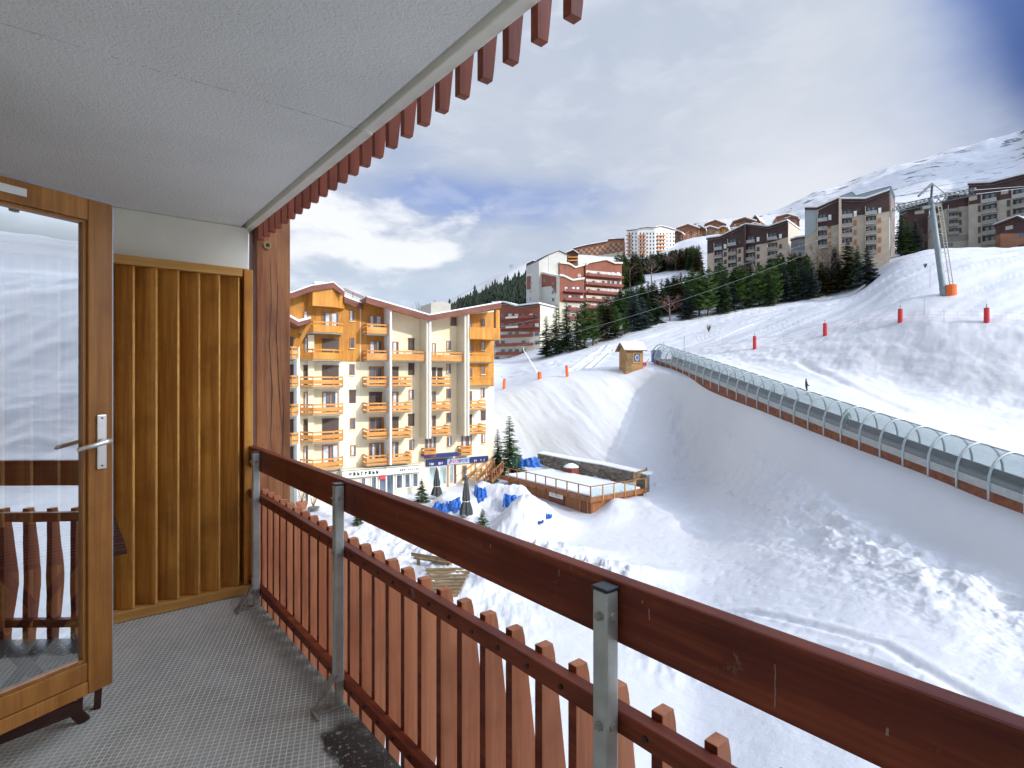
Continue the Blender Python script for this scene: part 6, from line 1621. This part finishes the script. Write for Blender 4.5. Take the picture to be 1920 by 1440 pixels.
    for px, y in ((996, 532), (1022, 525), (1037, 532), (1037, 548), (996, 546), (996, 560), (1037, 562)): small_win(f5, T, px, y, 4, 6, 'win_glass', .13 if y < 545 else 0)
    # chalet peeking out on the left ridge and behind the towers
    f = Fac(988, 300, 1012, 300); T, pr = block('ridge_chalet', 'small chalet alone on the ridge left of the pale towers', f, [(987, 497), (999, 491), (1012, 496)], 508, 8, 'chalet_pale', cat='chalet', over=2, snow=.4)
    f = Fac(1063, 300, 1085, 300); T, pr = block('ridge_chalet', 'brown balconied chalet just right of the pale towers', f, [(1062, 476), (1074, 471), (1084, 478)], 500, 10, 'chalet_brown', cat='chalet', over=2)
    for y in (482, 488): patch(f, T, 'balcony', 'balcony_wood', [(1065, y), (1083, y), (1083, y+2), (1065, y+2)], .2, 1.4)
    # curved red brown building far up
    f = Fac(1075, 430, 1175, 420); T, pr = block('curved_red_building', 'long curved red brown building on the ridge left of the white tower', f, [(1075, 467), (1100, 461), (1140, 454), (1141, 450), (1171, 449)], 492, 14, 'brick_clad', over=1.5, snow=.8)
    for r_ in range(4):
        for px in range(1080, 1170, 5): small_win(f, T, px, 471-(px-1080)*.17+r_*5.2, 2.6, 2.6, 'shutter' if (px+r_) % 2 else 'concrete')
        if r_ < 1: patch(f, T, 'pale_base', 'cream_pale', [(1076, 486), (1170, 472), (1170, 478), (1076, 491)])
    # white tower block with orange balconies
    T = None
    for (x0, x1, d0, d1, pf) in ((1176, 1196, 415, 402, [(1176, 433), (1196, 431)]), (1197, 1228, 402, 398, [(1197, 429), (1215, 427), (1228, 428)]), (1228, 1265, 398, 404, [(1228, 427), (1240, 425), (1252, 428), (1265, 432)])):
        f = Fac(x0, d0, x1, d1)
        T, pr = block('white_tower_block', 'white tower block with orange balconies and zigzag front on the hillside', f, pf, 496, 15, 'white_paint', over=.8, snow=.5, T=T, roofmat='chalet_brown')
        for r_ in range(8):
            y = 438+r_*7.0
            for px in np.arange(x0+4, x1-1, 6.2):
                small_win(f, T, px, y, 2.2, 3.6, 'shutter')
            a, b = (x0+1, x0+9) if x0 != 1197 else (x0+1, x0+14)
            if x0 == 1228: a, b = x0+3, x0+18
            patch(f, T, 'balcony', 'orange_balcony', [(a, y+3), (b, y+3), (b, y+5.3), (a, y+5.3)], .2, 1.5)
    # chalet village on the ridge
    vill = [(1272, 436, 18, 12, 'chalet_brown', 'small chalet at the left end of the ridge village'), (1290, 424, 44, 22, 'brick_clad', 'broad red brown chalet right of the white tower block'), (1312, 426, 24, 18, 'chalet_brown', 'narrow gabled chalet tucked behind the broad red brown one'), (1341, 416, 40, 22, 'brick_clad', 'largest gabled brick red chalet in the ridge village'), (1332, 428, 32, 14, 'chalet_pale', 'pale low chalet below the largest gabled chalet'), (1358, 428, 18, 10, 'larch', 'honey yellow chalet corner below the ridge village'),
            (1396, 411, 44, 20, 'chalet_brown', 'grey brown chalet in the middle of the ridge village'), (1418, 408, 14, 20, 'chalet_brown', 'chalet with a snowy pyramid roof on the ridge'), (1416, 422, 22, 8, 'brick_clad', 'small red gable peeking over the middle dark topped house'), (1475, 405, 40, 16, 'brick_clad', 'chalet with a long snowy roof right of the pyramid roof'), (1485, 410, 28, 12, 'chalet_brown', 'lower chalet in front of the long roofed one'), (1386, 430, 40, 8, 'chalet_pale', 'long low building under the grey brown chalet'), (1280, 436, 34, 10, 'larch', 'honey coloured chalet front below the broad red brown chalet')]
    for i, (px, py, w, h, mt, lab) in enumerate(vill):
        d = 440+i*3 if py > 420 else 470+i*3
        if px > 1460: d = 430
        f = Fac(px-w/2, d, px+w/2, d-4); pk = py-1 if px == 1418 else py
        T, pr = block('village_chalet', lab, f, [(px-w/2, py+h*.32), (px-(w*.02), pk-h*.02), (px+w/2, py+h*.34)], py+h+10, 14, mt, cat='chalet', over=3, snow=.9, thick=1.2, roofmat='chalet_brown')
        for r_ in range(max(1, int(h/6))):
            n = max(2, int(w/6))
            for k in range(n): small_win(f, T, px-w/2+w*(k+.7)/(n+.4), py+h*.52+r_*5, 2.2, 2.4, 'shutter' if (k+i) % 2 else 'concrete')
simple('concrete_warm', (.50, .42, .33), .9, var=.1, sc=.5)
simple('render_grey_shade', (.50, .49, .45), .9, var=.06, sc=.4)  # grey of the towers, also painted shade on the complex's left face
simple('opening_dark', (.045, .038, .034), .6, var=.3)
simple('loggia_rail', (.26, .24, .21), .7, var=.1)
simple('zinc', (.22, .26, .29), .5, metal=.2, var=.1)
simple('orange_balcony', (.5, .22, .09), .7)
simple('chalet_pale', (.34, .24, .16), .8, var=.2)
houses()
# roadside bare lift mast on the ridge skyline
p = on_ground(885, 445); t = thing('ridge_mast', 'hair thin mast on the left ridge against the clouds', 'mast', loc=p); m = MB(); m.tube([(0, 0, 0), (0, 0, 12)], .15, 5); m.bar((-1.5, 0, 11), (1.5, 0, 11), .2); m.build('shaft', 'steel_grey', t)
